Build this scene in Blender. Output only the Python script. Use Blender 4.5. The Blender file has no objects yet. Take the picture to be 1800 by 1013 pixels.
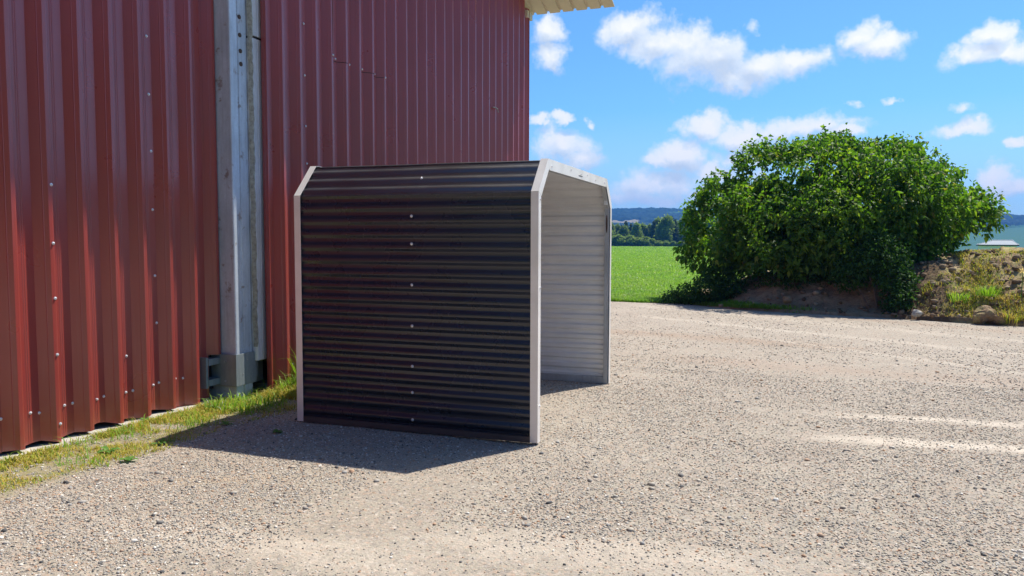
import bpy, bmesh, math, random
import numpy as np
from mathutils import Vector, Matrix
random.seed(7); RS = np.random.RandomState(11)
scene = bpy.context.scene
COL = scene.collection
R = math.radians

# ------------------------------------------------------------------ numbers measured from the photograph
CAM_Z, PITCH, YAW, ROLL, FPX = 1.6, 0.0646, 0.3535, 0.0026, 1350.8
SUN = Vector((0.31, 0.515, 1.0)).normalized()          # direction towards the sun
DL, YL = 5.302, 3.9615                                  # left cladding: crest plane and first crest
DR, YR = 4.962, 6.6658                                  # right cladding
PIT = 0.2965                                            # rib pitch of the barn cladding
Y_END = 14.37                                           # barn corner
EAVE_Y, EAVE_Z, SLOPE = 14.68, 6.0, 0.30

# ------------------------------------------------------------------ helpers
def tag(o, label=None, cat=None, group=None, kind=None):
    if label: o['label'] = label
    if cat: o['category'] = cat
    if group: o['group'] = group
    if kind: o['kind'] = kind
    return o

def empty(name, loc=(0, 0, 0), rz=0.0):
    o = bpy.data.objects.new(name, None); COL.objects.link(o)
    o.location = loc; o.rotation_euler = (0, 0, rz); o.empty_display_size = .2
    return o

def mesh_obj(name, verts, faces, mat=None, parent=None, smooth=False, loc=None):
    me = bpy.data.meshes.new(name)
    me.from_pydata([tuple(v) for v in verts], [], [tuple(f) for f in faces]); me.update()
    return link(name, me, mat, parent, smooth, loc)

def link(name, me, mat=None, parent=None, smooth=False, loc=None):
    if mat: me.materials.append(mat)
    if smooth:
        me.polygons.foreach_set('use_smooth', np.ones(len(me.polygons), dtype=bool))
    o = bpy.data.objects.new(name, me); COL.objects.link(o)
    if parent: o.parent = parent
    if loc: o.location = loc
    return o

def np_mesh(name, V, F, mat=None, parent=None, smooth=False, loc=None):
    """fast mesh from numpy arrays; F is (n,k) with constant k"""
    me = bpy.data.meshes.new(name)
    n, k = F.shape
    me.vertices.add(len(V)); me.vertices.foreach_set('co', V.astype(np.float32).ravel())
    me.loops.add(n * k); me.loops.foreach_set('vertex_index', F.astype(np.int32).ravel())
    me.polygons.add(n)
    me.polygons.foreach_set('loop_start', np.arange(0, n * k, k, dtype=np.int32))
    me.update(calc_edges=True)
    return link(name, me, mat, parent, smooth, loc)

def box_data(lo, hi):
    x0, y0, z0 = lo; x1, y1, z1 = hi
    v = [(x0,y0,z0),(x1,y0,z0),(x1,y1,z0),(x0,y1,z0),(x0,y0,z1),(x1,y0,z1),(x1,y1,z1),(x0,y1,z1)]
    f = [(0,3,2,1),(4,5,6,7),(0,1,5,4),(1,2,6,5),(2,3,7,6),(3,0,4,7)]
    return v, f

def box(name, lo, hi, mat, parent=None, bevel=0.0, loc=None):
    v, f = box_data(lo, hi)
    o = mesh_obj(name, v, f, mat, parent, loc=loc)
    if bevel:
        m = o.modifiers.new('bevel', 'BEVEL'); m.width = bevel; m.segments = 2; m.limit_method = 'ANGLE'
    return o

def join_data(parts):
    V, F = [], []
    for v, f in parts:
        b = len(V); V += list(v); F += [tuple(i + b for i in q) for q in f]
    return V, F

def tube_data(pts, rad, n=8):
    pts = [Vector(p) for p in pts]; V, F = [], []
    for i, p in enumerate(pts):
        d = (pts[min(i+1, len(pts)-1)] - pts[max(i-1, 0)]).normalized()
        a = d.orthogonal().normalized(); b = d.cross(a)
        r = rad[i] if hasattr(rad, '__len__') else rad
        for k in range(n):
            t = 2*math.pi*k/n
            V.append(p + a*math.cos(t)*r + b*math.sin(t)*r)
    for i in range(len(pts)-1):
        for k in range(n):
            F.append((i*n+k, i*n+(k+1) % n, (i+1)*n+(k+1) % n, (i+1)*n+k))
    F.append(tuple(range(n-1, -1, -1))); F.append(tuple((len(pts)-1)*n+k for k in range(n)))
    return V, F

def smooth01(a, b, x):
    t = np.clip((x-a)/(b-a), 0, 1); return t*t*(3-2*t)

def vnoise(x, y, seed=0):
    """vectorised 2-D value noise in 0..1"""
    x = np.asarray(x, float); y = np.asarray(y, float)
    xi = np.floor(x).astype(np.int64); yi = np.floor(y).astype(np.int64)
    fx = x-xi; fy = y-yi; fx = fx*fx*(3-2*fx); fy = fy*fy*(3-2*fy)
    def h(a, b):
        n = (a*374761393 + b*668265263 + seed*974711) & 0x7fffffff
        n = ((n ^ (n >> 13))*1274126177) & 0x7fffffff
        return ((n ^ (n >> 16)) & 0xffff)/65535.0
    return (h(xi,yi)*(1-fx)+h(xi+1,yi)*fx)*(1-fy)+(h(xi,yi+1)*(1-fx)+h(xi+1,yi+1)*fx)*fy

def fbm(x, y, oct=4, seed=0):
    s = 0; a = .5
    for i in range(oct):
        s = s+a*vnoise(x*2**i, y*2**i, seed+i*17); a *= .5
    return s/(1-.5**oct)

# ------------------------------------------------------------------ material helpers
class NT:
    def __init__(self, name):
        self.m = bpy.data.materials.new(name); self.m.use_nodes = True
        self.t = self.m.node_tree; self.n = self.t.nodes; self.l = self.t.links
        self.bsdf = self.n['Principled BSDF']; self.out = self.n['Material Output']
    def add(self, typ, **kw):
        nd = self.n.new(typ)
        for k, v in kw.items(): setattr(nd, k, v)
        return nd
    def set(self, sock, v):
        if isinstance(v, bpy.types.NodeSocket): self.l.new(v, sock)
        else: sock.default_value = v
    def math(self, op, a, b=None, clamp=False):
        nd = self.add('ShaderNodeMath', operation=op, use_clamp=clamp)
        self.set(nd.inputs[0], a)
        if b is not None: self.set(nd.inputs[1], b)
        return nd.outputs[0]
    def mix(self, fac, a, b, blend='MIX'):
        nd = self.add('ShaderNodeMix', data_type='RGBA', blend_type=blend)
        self.set(nd.inputs['Factor'], fac)
        self.set(nd.inputs[6], c4(a) if not isinstance(a, bpy.types.NodeSocket) else a)
        self.set(nd.inputs[7], c4(b) if not isinstance(b, bpy.types.NodeSocket) else b)
        return nd.outputs[2]
    def ramp(self, fac, stops, interp='LINEAR'):
        nd = self.add('ShaderNodeValToRGB'); self.l.new(fac, nd.inputs[0])
        cr = nd.color_ramp; cr.interpolation = interp
        while len(cr.elements) < len(stops): cr.elements.new(.5)
        for e, (p, c) in zip(cr.elements, stops):
            e.position = p; e.color = c4(c)
        return nd.outputs[0]
    def pos(self):
        return self.add('ShaderNodeNewGeometry').outputs['Position']
    def objc(self):
        return self.add('ShaderNodeTexCoord').outputs['Object']
    def noise(self, vec, scale, detail=3, rough=.5, dist=0.0, out='Fac', mapscale=None):
        if mapscale:
            mp = self.add('ShaderNodeMapping'); mp.inputs['Scale'].default_value = mapscale
            self.l.new(vec, mp.inputs[0]); vec = mp.outputs[0]
        nd = self.add('ShaderNodeTexNoise'); self.l.new(vec, nd.inputs['Vector'])
        nd.inputs['Scale'].default_value = scale; nd.inputs['Detail'].default_value = detail
        nd.inputs['Roughness'].default_value = rough; nd.inputs['Distortion'].default_value = dist
        return nd.outputs[out]
    def bump(self, h, strength=.3, dist=.01):
        nd = self.add('ShaderNodeBump'); self.l.new(h, nd.inputs['Height'])
        nd.inputs['Strength'].default_value = strength; nd.inputs['Distance'].default_value = dist
        self.l.new(nd.outputs[0], self.bsdf.inputs['Normal'])
    def p(self, **kw):
        for k, v in kw.items():
            s = self.bsdf.inputs[k.replace('_', ' ')]
            if isinstance(v, bpy.types.NodeSocket): self.l.new(v, s)
            else: s.default_value = c4(v) if isinstance(v, tuple) and len(v) == 3 and s.type == 'RGBA' else v
        return self.m

def c4(c):
    return (c, c, c, 1) if isinstance(c, (int, float)) else (tuple(c)+(1,))[:4] if len(c) == 3 else tuple(c)

# ------------------------------------------------------------------ materials
def mat_red():
    k = NT('red_painted_steel'); P = k.pos()
    n = k.noise(P, 1.4, 4, .6); s = k.noise(P, 6, 4, .6, mapscale=(6, 6, .25))
    c = k.mix(k.ramp(n, [(.3, 0.), (.75, 1.)]), (.325, .046, .034), (.275, .040, .030))
    c = k.mix(k.math('MULTIPLY', k.ramp(s, [(.55, 0.), (.8, 1.)]), .25), c, (.33, .12, .10))
    sx = k.add('ShaderNodeSeparateXYZ'); k.l.new(P, sx.inputs[0])
    # splashed dust at the foot of the sheets
    d = k.math('MULTIPLY', k.ramp(sx.outputs[2], [(.0, 1.), (.5, 0.)]), k.ramp(k.noise(P, 9, 5, .65), [(.4, 0.), (.7, 1.)]))
    c = k.mix(k.math('MULTIPLY', d, .3), c, (.30, .17, .12))
    r = k.ramp(n, [(.3, .26), (.7, .36)])
    k.bump(k.noise(P, 2.2, 2, .5, mapscale=(1, 1, .35)), .12, .02)
    return k.p(Base_Color=c, Roughness=r, IOR=1.75)

def mat_plain(name, col, rough=.5, metal=0.0, var=.12, scale=8, bump=0.0, spec=.5, ior=1.5):
    k = NT(name); P = k.pos()
    n = k.noise(P, scale, 5, .6)
    c = k.mix(k.ramp(n, [(.3, 0.), (.7, 1.)]), tuple(x*(1-var) for x in col), tuple(min(1, x*(1+var)) for x in col))
    if bump: k.bump(k.noise(P, scale*6, 4, .6), bump, .004)
    return k.p(Base_Color=c, Roughness=k.ramp(n, [(.3, max(.02, rough-.05)), (.7, min(1, rough+.07))]), Metallic=metal, Specular_IOR_Level=spec, IOR=ior)

def mat_galv(name='galvanised_steel', base=(.40, .43, .46), rust=.0, metal=.35):
    k = NT(name); P = k.pos()
    v = k.add('ShaderNodeTexVoronoi'); k.l.new(P, v.inputs['Vector']); v.inputs['Scale'].default_value = 55
    sp = k.add('ShaderNodeSeparateColor'); k.l.new(v.outputs['Color'], sp.inputs[0])
    n = k.noise(P, 5, 5, .65, mapscale=(1.5, 1.5, .5))
    c = k.mix(k.math('MULTIPLY', sp.outputs[0], .35), base, tuple(x*1.25 for x in base))
    c = k.mix(k.ramp(n, [(.35, 0.), (.72, .7)]), c, tuple(x*.62 for x in base))
    st = k.noise(P, 14, 4, .6, mapscale=(3, 3, .12))
    c = k.mix(k.math('MULTIPLY', k.ramp(st, [(.52, 0.), (.75, 1.)]), .45), c, tuple(x*.5 for x in base))
    if rust:
        rn = k.noise(P, 7, 5, .7)
        c = k.mix(k.math('MULTIPLY', k.ramp(rn, [(.60, 0.), (.67, 1.)]), rust), c, (.20, .13, .10))
    k.bump(n, .08, .01)
    return k.p(Base_Color=c, Roughness=k.ramp(n, [(.3, .42), (.7, .6)]), Metallic=metal)

def mat_gravel():
    k = NT('gravel_ground'); P = k.pos()
    sx = k.add('ShaderNodeSeparateXYZ'); k.l.new(P, sx.inputs[0]); X, Y = sx.outputs[0], sx.outputs[1]
    big = k.noise(P, .45, 5, .6); mid = k.noise(P, 2.6, 5, .65); fine = k.noise(P, 60, 4, .7)
    c = k.mix(k.ramp(big, [(.35, 0.), (.65, 1.)]), (.345, .31, .245), (.40, .36, .29))
    c = k.mix(k.math('MULTIPLY', k.ramp(mid, [(.42, 0.), (.68, 1.)]), .5), c, (.285, .238, .188))
    # pebbles as voronoi cells with their own tint
    for sc, amt in ((95, .55), (45, .42)):
        v = k.add('ShaderNodeTexVoronoi'); k.l.new(P, v.inputs['Vector']); v.inputs['Scale'].default_value = sc
        s = k.add('ShaderNodeSeparateColor'); k.l.new(v.outputs['Color'], s.inputs[0])
        peb = k.ramp(s.outputs[0], [(0, (.12, .11, .11)), (.2, (.24, .21, .19)), (.45, (.42, .34, .27)), (.65, (.36, .33, .31)), (.82, (.46, .29, .20)), (1, (.62, .56, .49))])
        m = k.math('MULTIPLY', k.math('GREATER_THAN', s.outputs[1], .45), amt)
        c = k.mix(m, c, peb)
    c = k.mix(k.math('MULTIPLY', k.ramp(fine, [(.3, 1.), (.5, 0.)]), .4), c, (.17, .145, .125))
    wob = k.math('MULTIPLY', k.math('SUBTRACT', k.noise(P, 1.1, 4, .6), .5), .5)
    wob2 = k.math('MULTIPLY', k.math('SUBTRACT', k.noise(P, 9, 4, .6), .5), .16)
    def band(y0, slope, half, x0, x1, col, amt, curve=0.0):
        """streak of packed dust: centre line y = y0 + slope*x + curve*x^2"""
        nonlocal c
        yl = k.math('ADD', k.math('ADD', y0, k.math('MULTIPLY', X, slope)), k.math('MULTIPLY', k.math('MULTIPLY', X, X), curve))
        d = k.math('ABSOLUTE', k.math('ADD', k.math('SUBTRACT', Y, yl), k.math('ADD', k.math('MULTIPLY', wob, .75), wob2)))
        m = k.math('SUBTRACT', 1.0, k.math('DIVIDE', d, half), clamp=True)
        m = k.math('MULTIPLY', m, k.math('MULTIPLY', k.math('MULTIPLY', k.math('SUBTRACT', X, x0), 1.2, clamp=True), k.math('MULTIPLY', k.math('SUBTRACT', x1, X), 1.2, clamp=True)))
        m = k.math('MULTIPLY', k.ramp(m, [(.1, 0.), (.8, 1.)]), amt)
        m = k.math('MULTIPLY', m, k.ramp(k.noise(P, 5, 6, .75), [(.28, .1), (.55, 1.)]))
        c = k.mix(m, c, col)
    pale = (.56, .485, .40)
    band(7.50, .09, .17, .0, 8, pale, .85)
    band(6.60, .09, .20, -.2, 8, pale, 1.0)
    band(14.1, -.55, .30, -3.5, 6, pale, .4)
    band(12.4, -.20, .55, -4.2, 1.2, (.32, .225, .16), .5)
    band(16.1, -.62, .45, -4, 5, pale, .3)
    band(12.6, -.75, .22, -1, 6, pale, .4)
    band(17.4, -.55, .5, -4, 5, (.31, .22, .165), .45)
    band(10.2, -.1, .6, -2, 5, (.34, .25, .19), .4)
    band(3.85, .12, .30, -2.2, .3, pale, .5)
    band(3.35, .05, .3, -4, -1.2, pale, .5)
    band(5.76, .5, .20, -4.2, -2.95, (.50, .37, .235), .75)
    mx = k.math('ADD', X, k.math('ADD', wob, wob2))
    moss = k.math('MULTIPLY', k.ramp(k.math('MULTIPLY', mx, -.1), [(.440, 0.), (.466, 1.)]), k.ramp(k.noise(P, 3.5, 5, .7), [(.36, .2), (.58, 1.)]))
    c = k.mix(k.math('MULTIPLY', moss, .85), c, k.mix(k.ramp(k.noise(P, 14, 4, .7), [(.4, 0.), (.6, 1.)]), (.27, .215, .085), (.15, .17, .04)))
    k.bump(k.math('ADD', fine, k.math('MULTIPLY', mid, 1.5)), .9, .012)
    return k.p(Base_Color=c, Roughness=.92, Specular_IOR_Level=.2)

def mat_island(name, stops, rough=.8, spec=.25, trans=0.0, transcol=None, big=None):
    """one tint for each loose piece (stone, blade, leaf)"""
    k = NT(name)
    g = k.add('ShaderNodeNewGeometry')
    c = k.ramp(g.outputs['Random Per Island'], stops)
    if big:
        n = k.noise(g.outputs['Position'], big[0], 4, .6)
        c = k.mix(k.ramp(n, [(.38, 0.), (.62, big[2])]), c, big[1])
    k.p(Base_Color=c, Roughness=rough, Specular_IOR_Level=spec)
    if trans:
        t = k.add('ShaderNodeBsdfTranslucent')
        tc = k.mix(1.0, c, transcol or (1.6, 1.9, .6), 'MULTIPLY'); k.l.new(tc, t.inputs['Color'])
        mx = k.add('ShaderNodeMixShader'); mx.inputs[0].default_value = trans
        k.l.new(k.bsdf.outputs[0], mx.inputs[1]); k.l.new(t.outputs[0], mx.inputs[2]); k.l.new(mx.outputs[0], k.out.inputs[0])
    return k.m

def mat_field():
    k = NT('meadow_ground'); P = k.pos()
    n = k.noise(P, .35, 5, .65); f = k.noise(P, 7, 5, .7); w = k.noise(P, 2.0, 5, .7)
    sx = k.add('ShaderNodeSeparateXYZ'); k.l.new(P, sx.inputs[0])
    c = k.mix(k.ramp(n, [(.35, 0.), (.65, 1.)]), (.14, .27, .022), (.18, .32, .034))
    c = k.mix(k.ramp(f, [(.3, .7), (.55, 0.)]), c, (.055, .14, .014))
    c = k.mix(k.math('MULTIPLY', k.ramp(w, [(.55, 0.), (.75, 1.)]), .45), c, (.19, .30, .075))
    wide = k.noise(P, .012, 4, .6)
    far = k.ramp(k.math('DIVIDE', sx.outputs[1], 1000.0), [(.30, 0.), (.42, 1.)])
    strip = k.ramp(wide, [(.38, (.05, .12, .045)), (.47, (.075, .17, .06)), (.55, (.17, .18, .10)), (.6, (.06, .15, .055))], 'CONSTANT')
    c = k.mix(far, c, strip)
    k.bump(k.math('ADD', f, w), 1.0, .08)
    return k.p(Base_Color=c, Roughness=.85, Specular_IOR_Level=.15)

def mat_hill():
    k = NT('wooded_hillside'); P = k.pos()
    n = k.noise(P, .012, 5, .6); f = k.noise(P, .09, 5, .7)
    c = k.ramp(n, [(.3, (.010, .026, .014)), (.5, (.018, .042, .018)), (.7, (.030, .066, .024))])
    c = k.mix(k.ramp(f, [(.35, .75), (.6, 0.)]), c, (.006, .016, .009))
    at = k.add('ShaderNodeAttribute'); at.attribute_name = 'patch'
    c = k.mix(k.math('LESS_THAN', k.math('ABSOLUTE', k.math('SUBTRACT', at.outputs['Fac'], 1.0)), .5), c, (.30, .26, .16))
    c = k.mix(k.math('LESS_THAN', at.outputs['Fac'], -.5), c, (.055, .125, .045))
    return k.p(Base_Color=c, Roughness=.9, Specular_IOR_Level=.1)

def mat_soil():
    k = NT('dug_soil'); P = k.pos()
    n = k.noise(P, 1.3, 5, .65); f = k.noise(P, 9, 6, .7); g = k.noise(P, 2.8, 5, .7)
    c = k.ramp(n, [(.3, (.24, .155, .09)), (.5, (.34, .24, .145)), (.7, (.43, .33, .21))])
    c = k.mix(k.ramp(f, [(.32, .7), (.52, 0.)]), c, (.13, .085, .055))
    sx = k.add('ShaderNodeSeparateXYZ'); k.l.new(P, sx.inputs[0])
    wobx = k.math('ADD', sx.outputs[0], k.math('MULTIPLY', k.math('SUBTRACT', g, .5), .9))
    cut = k.math('SUBTRACT', 1.0, k.math('ABSOLUTE', k.math('DIVIDE', k.math('SUBTRACT', wobx, 2.45), .62)), clamp=True)
    c = k.mix(k.math('MULTIPLY', k.ramp(cut, [(.05, 0.), (.5, 1.)]), .8), c, (.105, .068, .042))
    dry = k.math('MULTIPLY', k.ramp(g, [(.48, 0.), (.6, 1.)]), k.ramp(k.math('MULTIPLY', sx.outputs[0], .1), [(.24, 0.), (.32, 1.)]))
    c = k.mix(k.math('MULTIPLY', dry, .8), c, (.40, .36, .15))
    k.bump(k.math('ADD', f, k.math('MULTIPLY', k.noise(P, 28, 5, .7), .5)), .9, .06)
    return k.p(Base_Color=c, Roughness=.95, Specular_IOR_Level=.15)

M = dict(
    red=mat_red(),
    galv=mat_galv(), column=mat_galv('weathered_zinc_column', (.55, .62, .71), .7, .15), bracket=mat_galv('bracket_steel', (.27, .315, .34), 0, .3),
    channel=mat_galv('pale_zinc_channel', (.74, .80, .84), 0, .1),
    black=mat_plain('black_painted_sheet', (.016, .020, .034), .27, 0, .12, 3, 0, .5, 1.6),
    blackroof=mat_plain('black_roof_sheet', (.008, .009, .013), .36, 0, .12, 3, 0, .5, 2.7),
    basetrim=mat_plain('dark_base_trim', (.075, .058, .056), .45, 0, .15, 10),
    trim=mat_plain('bare_aluzinc_trim', (.86, .81, .75), .36, .15, .06, 6),
    lining=mat_plain('pale_sheet_reverse', (.69, .715, .73), .38, .22, .07, 3),
    soffit=mat_plain('cream_soffit_sheet', (.66, .61, .50), .6, 0, .06, 2),
    roof=mat_plain('grey_roof_sheet', (.35, .34, .33), .5, .2, .1, 2),
    farmroof=mat_plain('slate_blue_roof', (.17, .20, .23), .6, 0, .1, 1),
    concrete=mat_plain('concrete', (.40, .385, .35), .9, 0, .25, 9, .6, .2),
    screw=mat_plain('zinc_screw', (.72, .72, .74), .3, .4, .1, 40),
    rust=mat_plain('rusty_bolt', (.07, .045, .035), .8, 0, .4, 60),
    rubber=mat_plain('perished_seal_strip', (.33, .33, .28), .8, 0, .4, 30),
    dark=mat_plain('dark_gap_and_lap_shadow', (.02, .02, .022), .8, 0, .2, 20),
    gravel=mat_gravel(), field=mat_field(), hill=mat_hill(), soil=mat_soil(),
    stones=mat_island('loose_stones', [(0, (.06, .06, .062)), (.07, (.15, .145, .14)), (.2, (.30, .275, .245)), (.4, (.42, .37, .30)), (.55, (.34, .33, .32)), (.66, (.45, .38, .30)), (.74, (.47, .28, .17)), (.80, (.44, .30, .21)), (.86, (.52, .47, .40)), (1, (.72, .68, .61))], .85, .3),
    clods=mat_island('soil_clods', [(0, (.10, .065, .04)), (.5, (.22, .155, .10)), (1, (.36, .29, .20))], .95, .1),
    blades=mat_island('verge_blades', [(0, (.52, .37, .15)), (.4, (.52, .41, .09)), (.70, (.42, .40, .055)), (.90, (.22, .34, .035)), (1, (.10, .22, .025))], .7, .2, .3, (1.3, 1.3, .7), (2.2, (.17, .29, .03), .25)),
    greenblades=mat_island('lush_blades', [(0, (.13, .24, .02)), (.5, (.22, .35, .035)), (.9, (.32, .44, .08)), (.975, (.30, .44, .10)), (.985, (.6, .62, .5)), (1, (.65, .66, .56))], .6, .25, .45, (1.3, 1.4, .6), (.5, (.13, .30, .03), .6)),
    weedleaf=mat_island('weed_leaf', [(0, (.06, .15, .025)), (1, (.11, .24, .04))], .55, .3, .25),
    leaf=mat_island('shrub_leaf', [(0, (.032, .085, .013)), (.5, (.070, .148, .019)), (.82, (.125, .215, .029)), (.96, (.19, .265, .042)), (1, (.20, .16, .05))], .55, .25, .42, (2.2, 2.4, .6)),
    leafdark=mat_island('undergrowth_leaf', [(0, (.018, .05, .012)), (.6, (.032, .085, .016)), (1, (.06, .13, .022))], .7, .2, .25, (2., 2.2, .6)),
    bark=mat_plain('bark', (.14, .10, .07), .9, 0, .35, 14, .8, .1),
    conifer=mat_island('conifer_needles', [(0, (.06, .11, .05)), (.6, (.11, .165, .07)), (1, (.17, .22, .09))], .8, .2),
    broad=mat_island('far_broad_leaves', [(0, (.13, .19, .06)), (.6, (.22, .30, .09)), (1, (.30, .36, .10))], .7, .2, .4, (1.4, 1.5, .7)),
    white=mat_plain('white_render', (.78, .78, .76), .7, 0, .04, .6),
    yellow=mat_plain('yellow_petals', (.75, .48, .02), .6, 0, .1, 30),
)

# ------------------------------------------------------------------ camera
cam = bpy.data.cameras.new('camera'); co = bpy.data.objects.new('camera', cam); COL.objects.link(co)
cam.sensor_width = 36.0; cam.lens = FPX/1800*36; cam.clip_start = .05; cam.clip_end = 12000
fw = Vector((-math.sin(YAW)*math.cos(PITCH), math.cos(YAW)*math.cos(PITCH), -math.sin(PITCH)))
r0 = Vector((math.cos(YAW), math.sin(YAW), 0)); u0 = r0.cross(fw)
rr = r0*math.cos(ROLL)+u0*math.sin(ROLL); uu = u0*math.cos(ROLL)-r0*math.sin(ROLL)
co.matrix_world = Matrix(((rr.x, uu.x, -fw.x, 0), (rr.y, uu.y, -fw.y, 0), (rr.z, uu.z, -fw.z, CAM_Z), (0, 0, 0, 1)))
scene.camera = co
CAM = Vector((0, 0, CAM_Z))
def ray(px, py): return fw+rr*((px-900)/FPX)-uu*((py-506.5)/FPX)
def at_y(px, py, Y): d = ray(px, py); return CAM+d*(Y/d.y)
def at_r(px, py, r): d = ray(px, py); return CAM+d*(r/math.hypot(d.x, d.y))
def at_z(px, py, z=0.0): d = ray(px, py); return CAM+d*((z-CAM_Z)/d.z)

# ------------------------------------------------------------------ terrain
EDGE = [(-60, 20.5), (-12, 19.6), (-4.4, 19.25), (-2.6, 19.1), (-1.2, 18.0), (.6, 17.55), (2.2, 17.05), (4, 16.4), (8, 14.4), (14, 11), (30, 2), (60, -8)]
EX = np.array([e[0] for e in EDGE]); EY = np.array([e[1] for e in EDGE])
def edge_y(x): return np.interp(x, EX, EY)

def terrain_z(x, y):
    r = np.hypot(x, y); az = np.degrees(np.arctan2(x, np.maximum(y, 1e-6)))
    az = np.where(y <= 0, 90*np.sign(x), az)
    z = -0.8*smooth01(20, 250, r)
    z = z-5.0*smooth01(255, 480, r)
    z = z-6.0*smooth01(6.0, 9.5, az)*smooth01(24, 260, r)*(az < 120)
    return z

def build_ground():
    rad = np.concatenate([[0.3], np.geomspace(1.0, 2400, 150)])
    az = np.radians(np.concatenate([np.arange(-40, 40, .5), np.arange(40, 320, 4)]))
    A, Rr = np.meshgrid(az, rad)
    X = Rr*np.sin(A); Y = Rr*np.cos(A)
    Z = terrain_z(X, Y)-.03+.06*(fbm(X*.4, Y*.4, 3)-.5)*smooth01(20, 26, Rr)
    V = np.stack([X.ravel(), Y.ravel(), Z.ravel()], 1)
    n, m = A.shape
    i, j = np.meshgrid(np.arange(n-1), np.arange(m), indexing='ij')
    F = np.stack([i*m+j, i*m+(j+1) % m, (i+1)*m+(j+1) % m, (i+1)*m+j], -1).reshape(-1, 4)
    tag(np_mesh('ground', V, F, M['field'], smooth=True), 'green meadow beyond the gravel yard', kind='structure')
build_ground()

def yard_z(x, y):
    return .022*(fbm(x*.5, y*.5, 3, 5)-.5)+.012*(fbm(x*2.5, y*2.5, 3, 9)-.5)

def build_yard():
    xs = np.concatenate([np.linspace(-60, -8, 20), np.linspace(-7.5, 6, 180), np.linspace(6.5, 60, 24)])
    ts = np.concatenate([np.linspace(-20, 2, 8), np.linspace(2.1, 13, 150), np.linspace(13.2, 19.2, 40)])
    X, T = np.meshgrid(xs, ts)
    E = edge_y(X)+.10*(fbm(X*1.5, X*0+3, 4, 3)-.5)*2
    t = (T+20)/39.2
    Y = np.where(T < 10, T, 10+(T-10)/9.2*(E-10)) if True else T
    Y = np.where(E < 12, -20+t*(E+20), Y)
    Z = yard_z(X, Y)
    V = np.stack([X.ravel(), Y.ravel(), Z.ravel()], 1)
    n, m = X.shape
    i, j = np.meshgrid(np.arange(n-1), np.arange(m-1), indexing='ij')
    F = np.stack([i*m+j, i*m+j+1, (i+1)*m+j+1, (i+1)*m+j], -1).reshape(-1, 4)
    tag(np_mesh('gravel_yard', V, F, M['gravel'], smooth=True), 'pale dusty gravel yard with wheel tracks', kind='structure')
build_yard()

ICO_V = None
def ico():
    t = (1+5**.5)/2
    v = np.array([(-1,t,0),(1,t,0),(-1,-t,0),(1,-t,0),(0,-1,t),(0,1,t),(0,-1,-t),(0,1,-t),(t,0,-1),(t,0,1),(-t,0,-1),(-t,0,1)], float)
    v /= np.linalg.norm(v[0])
    f = np.array([(0,11,5),(0,5,1),(0,1,7),(0,7,10),(0,10,11),(1,5,9),(5,11,4),(11,10,2),(10,7,6),(7,1,8),(3,9,4),(3,4,2),(3,2,6),(3,6,8),(3,8,9),(4,9,5),(2,4,11),(6,2,10),(8,6,7),(9,8,1)])
    return v, f

def scatter_stones(P, size, flat=.62):
    bv, bf = ico(); n = len(P)
    a = RS.rand(n)*2*np.pi
    sx = size*(.75+.6*RS.rand(n)); sy = size*(.6+.5*RS.rand(n)); sz = size*flat*(.7+.5*RS.rand(n))
    V = bv[None]*(1+.32*(RS.rand(n, 12, 1)-.5)) + .22*(RS.rand(n, 12, 3)-.5)
    V = V*np.stack([sx, sy, sz], 1)[:, None]
    ca, sa = np.cos(a)[:, None], np.sin(a)[:, None]
    x = V[..., 0]*ca-V[..., 1]*sa; y = V[..., 0]*sa+V[..., 1]*ca
    V = np.stack([x, y, V[..., 2]], -1)+P[:, None]
    F = bf[None]+(np.arange(n)*12)[:, None, None]
    return V.reshape(-1, 3), F.reshape(-1, 3)

def build_stones():
    def cand(n, y0, y1, power):
        y = y0+(y1-y0)*RS.rand(n)**power
        lo = -1.46*y-.3; hi = .50*y+.8
        x = lo+(hi-lo)*RS.rand(n)
        return x, y
    x1, y1 = cand(275000, 2.2, 9.5, 1.1); s1 = .0032+.0042*RS.rand(len(x1))**1.6
    x2, y2 = cand(56000, 2.2, 13, 1.0); s2 = .0052+.007*RS.rand(len(x2))**2
    x3, y3 = cand(2600, 2.3, 16, 1.2); s3 = .010+.015*RS.rand(len(x3))**3
    x4, y4 = cand(42000, 8.5, 19, 1.0); s4 = .006+.007*RS.rand(len(x4))**2
    x = np.concatenate([x1, x2, x3, x4]); y = np.concatenate([y1, y2, y3, y4]); s = np.concatenate([s1, s2, s3, s4])
    dens = fbm(x*.9, y*.9, 4, 21)
    # thin where tyres packed the dust
    d1 = np.abs(y-(7.5+.09*x)); d2 = np.abs(y-(6.6+.09*x)); d3 = np.abs(y-(3.85+.12*x))
    track = np.where(x > -.4, np.minimum(d1, d2), 9) < .13
    track |= (d3 < .22) & (x > -2.2) & (x < .3)
    keep = (RS.rand(len(x)) < np.clip((dens-.22)*2.4, .08, 1)) & (x > -5.1) & (y < edge_y(x)-.05)
    keep &= ~(track & (RS.rand(len(x)) < .6))
    grass = x < -4.5
    keep &= ~(grass & (RS.rand(len(x)) < .6))
    x, y, s = x[keep], y[keep], s[keep]
    P = np.stack([x, y, yard_z(x, y)+s*.22], 1)
    V, F = scatter_stones(P, s)
    tag(np_mesh('gravel', V, F, M['stones'], smooth=False), 'loose grey, tan and rust coloured stones on the yard', kind='stuff')
build_stones()

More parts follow.
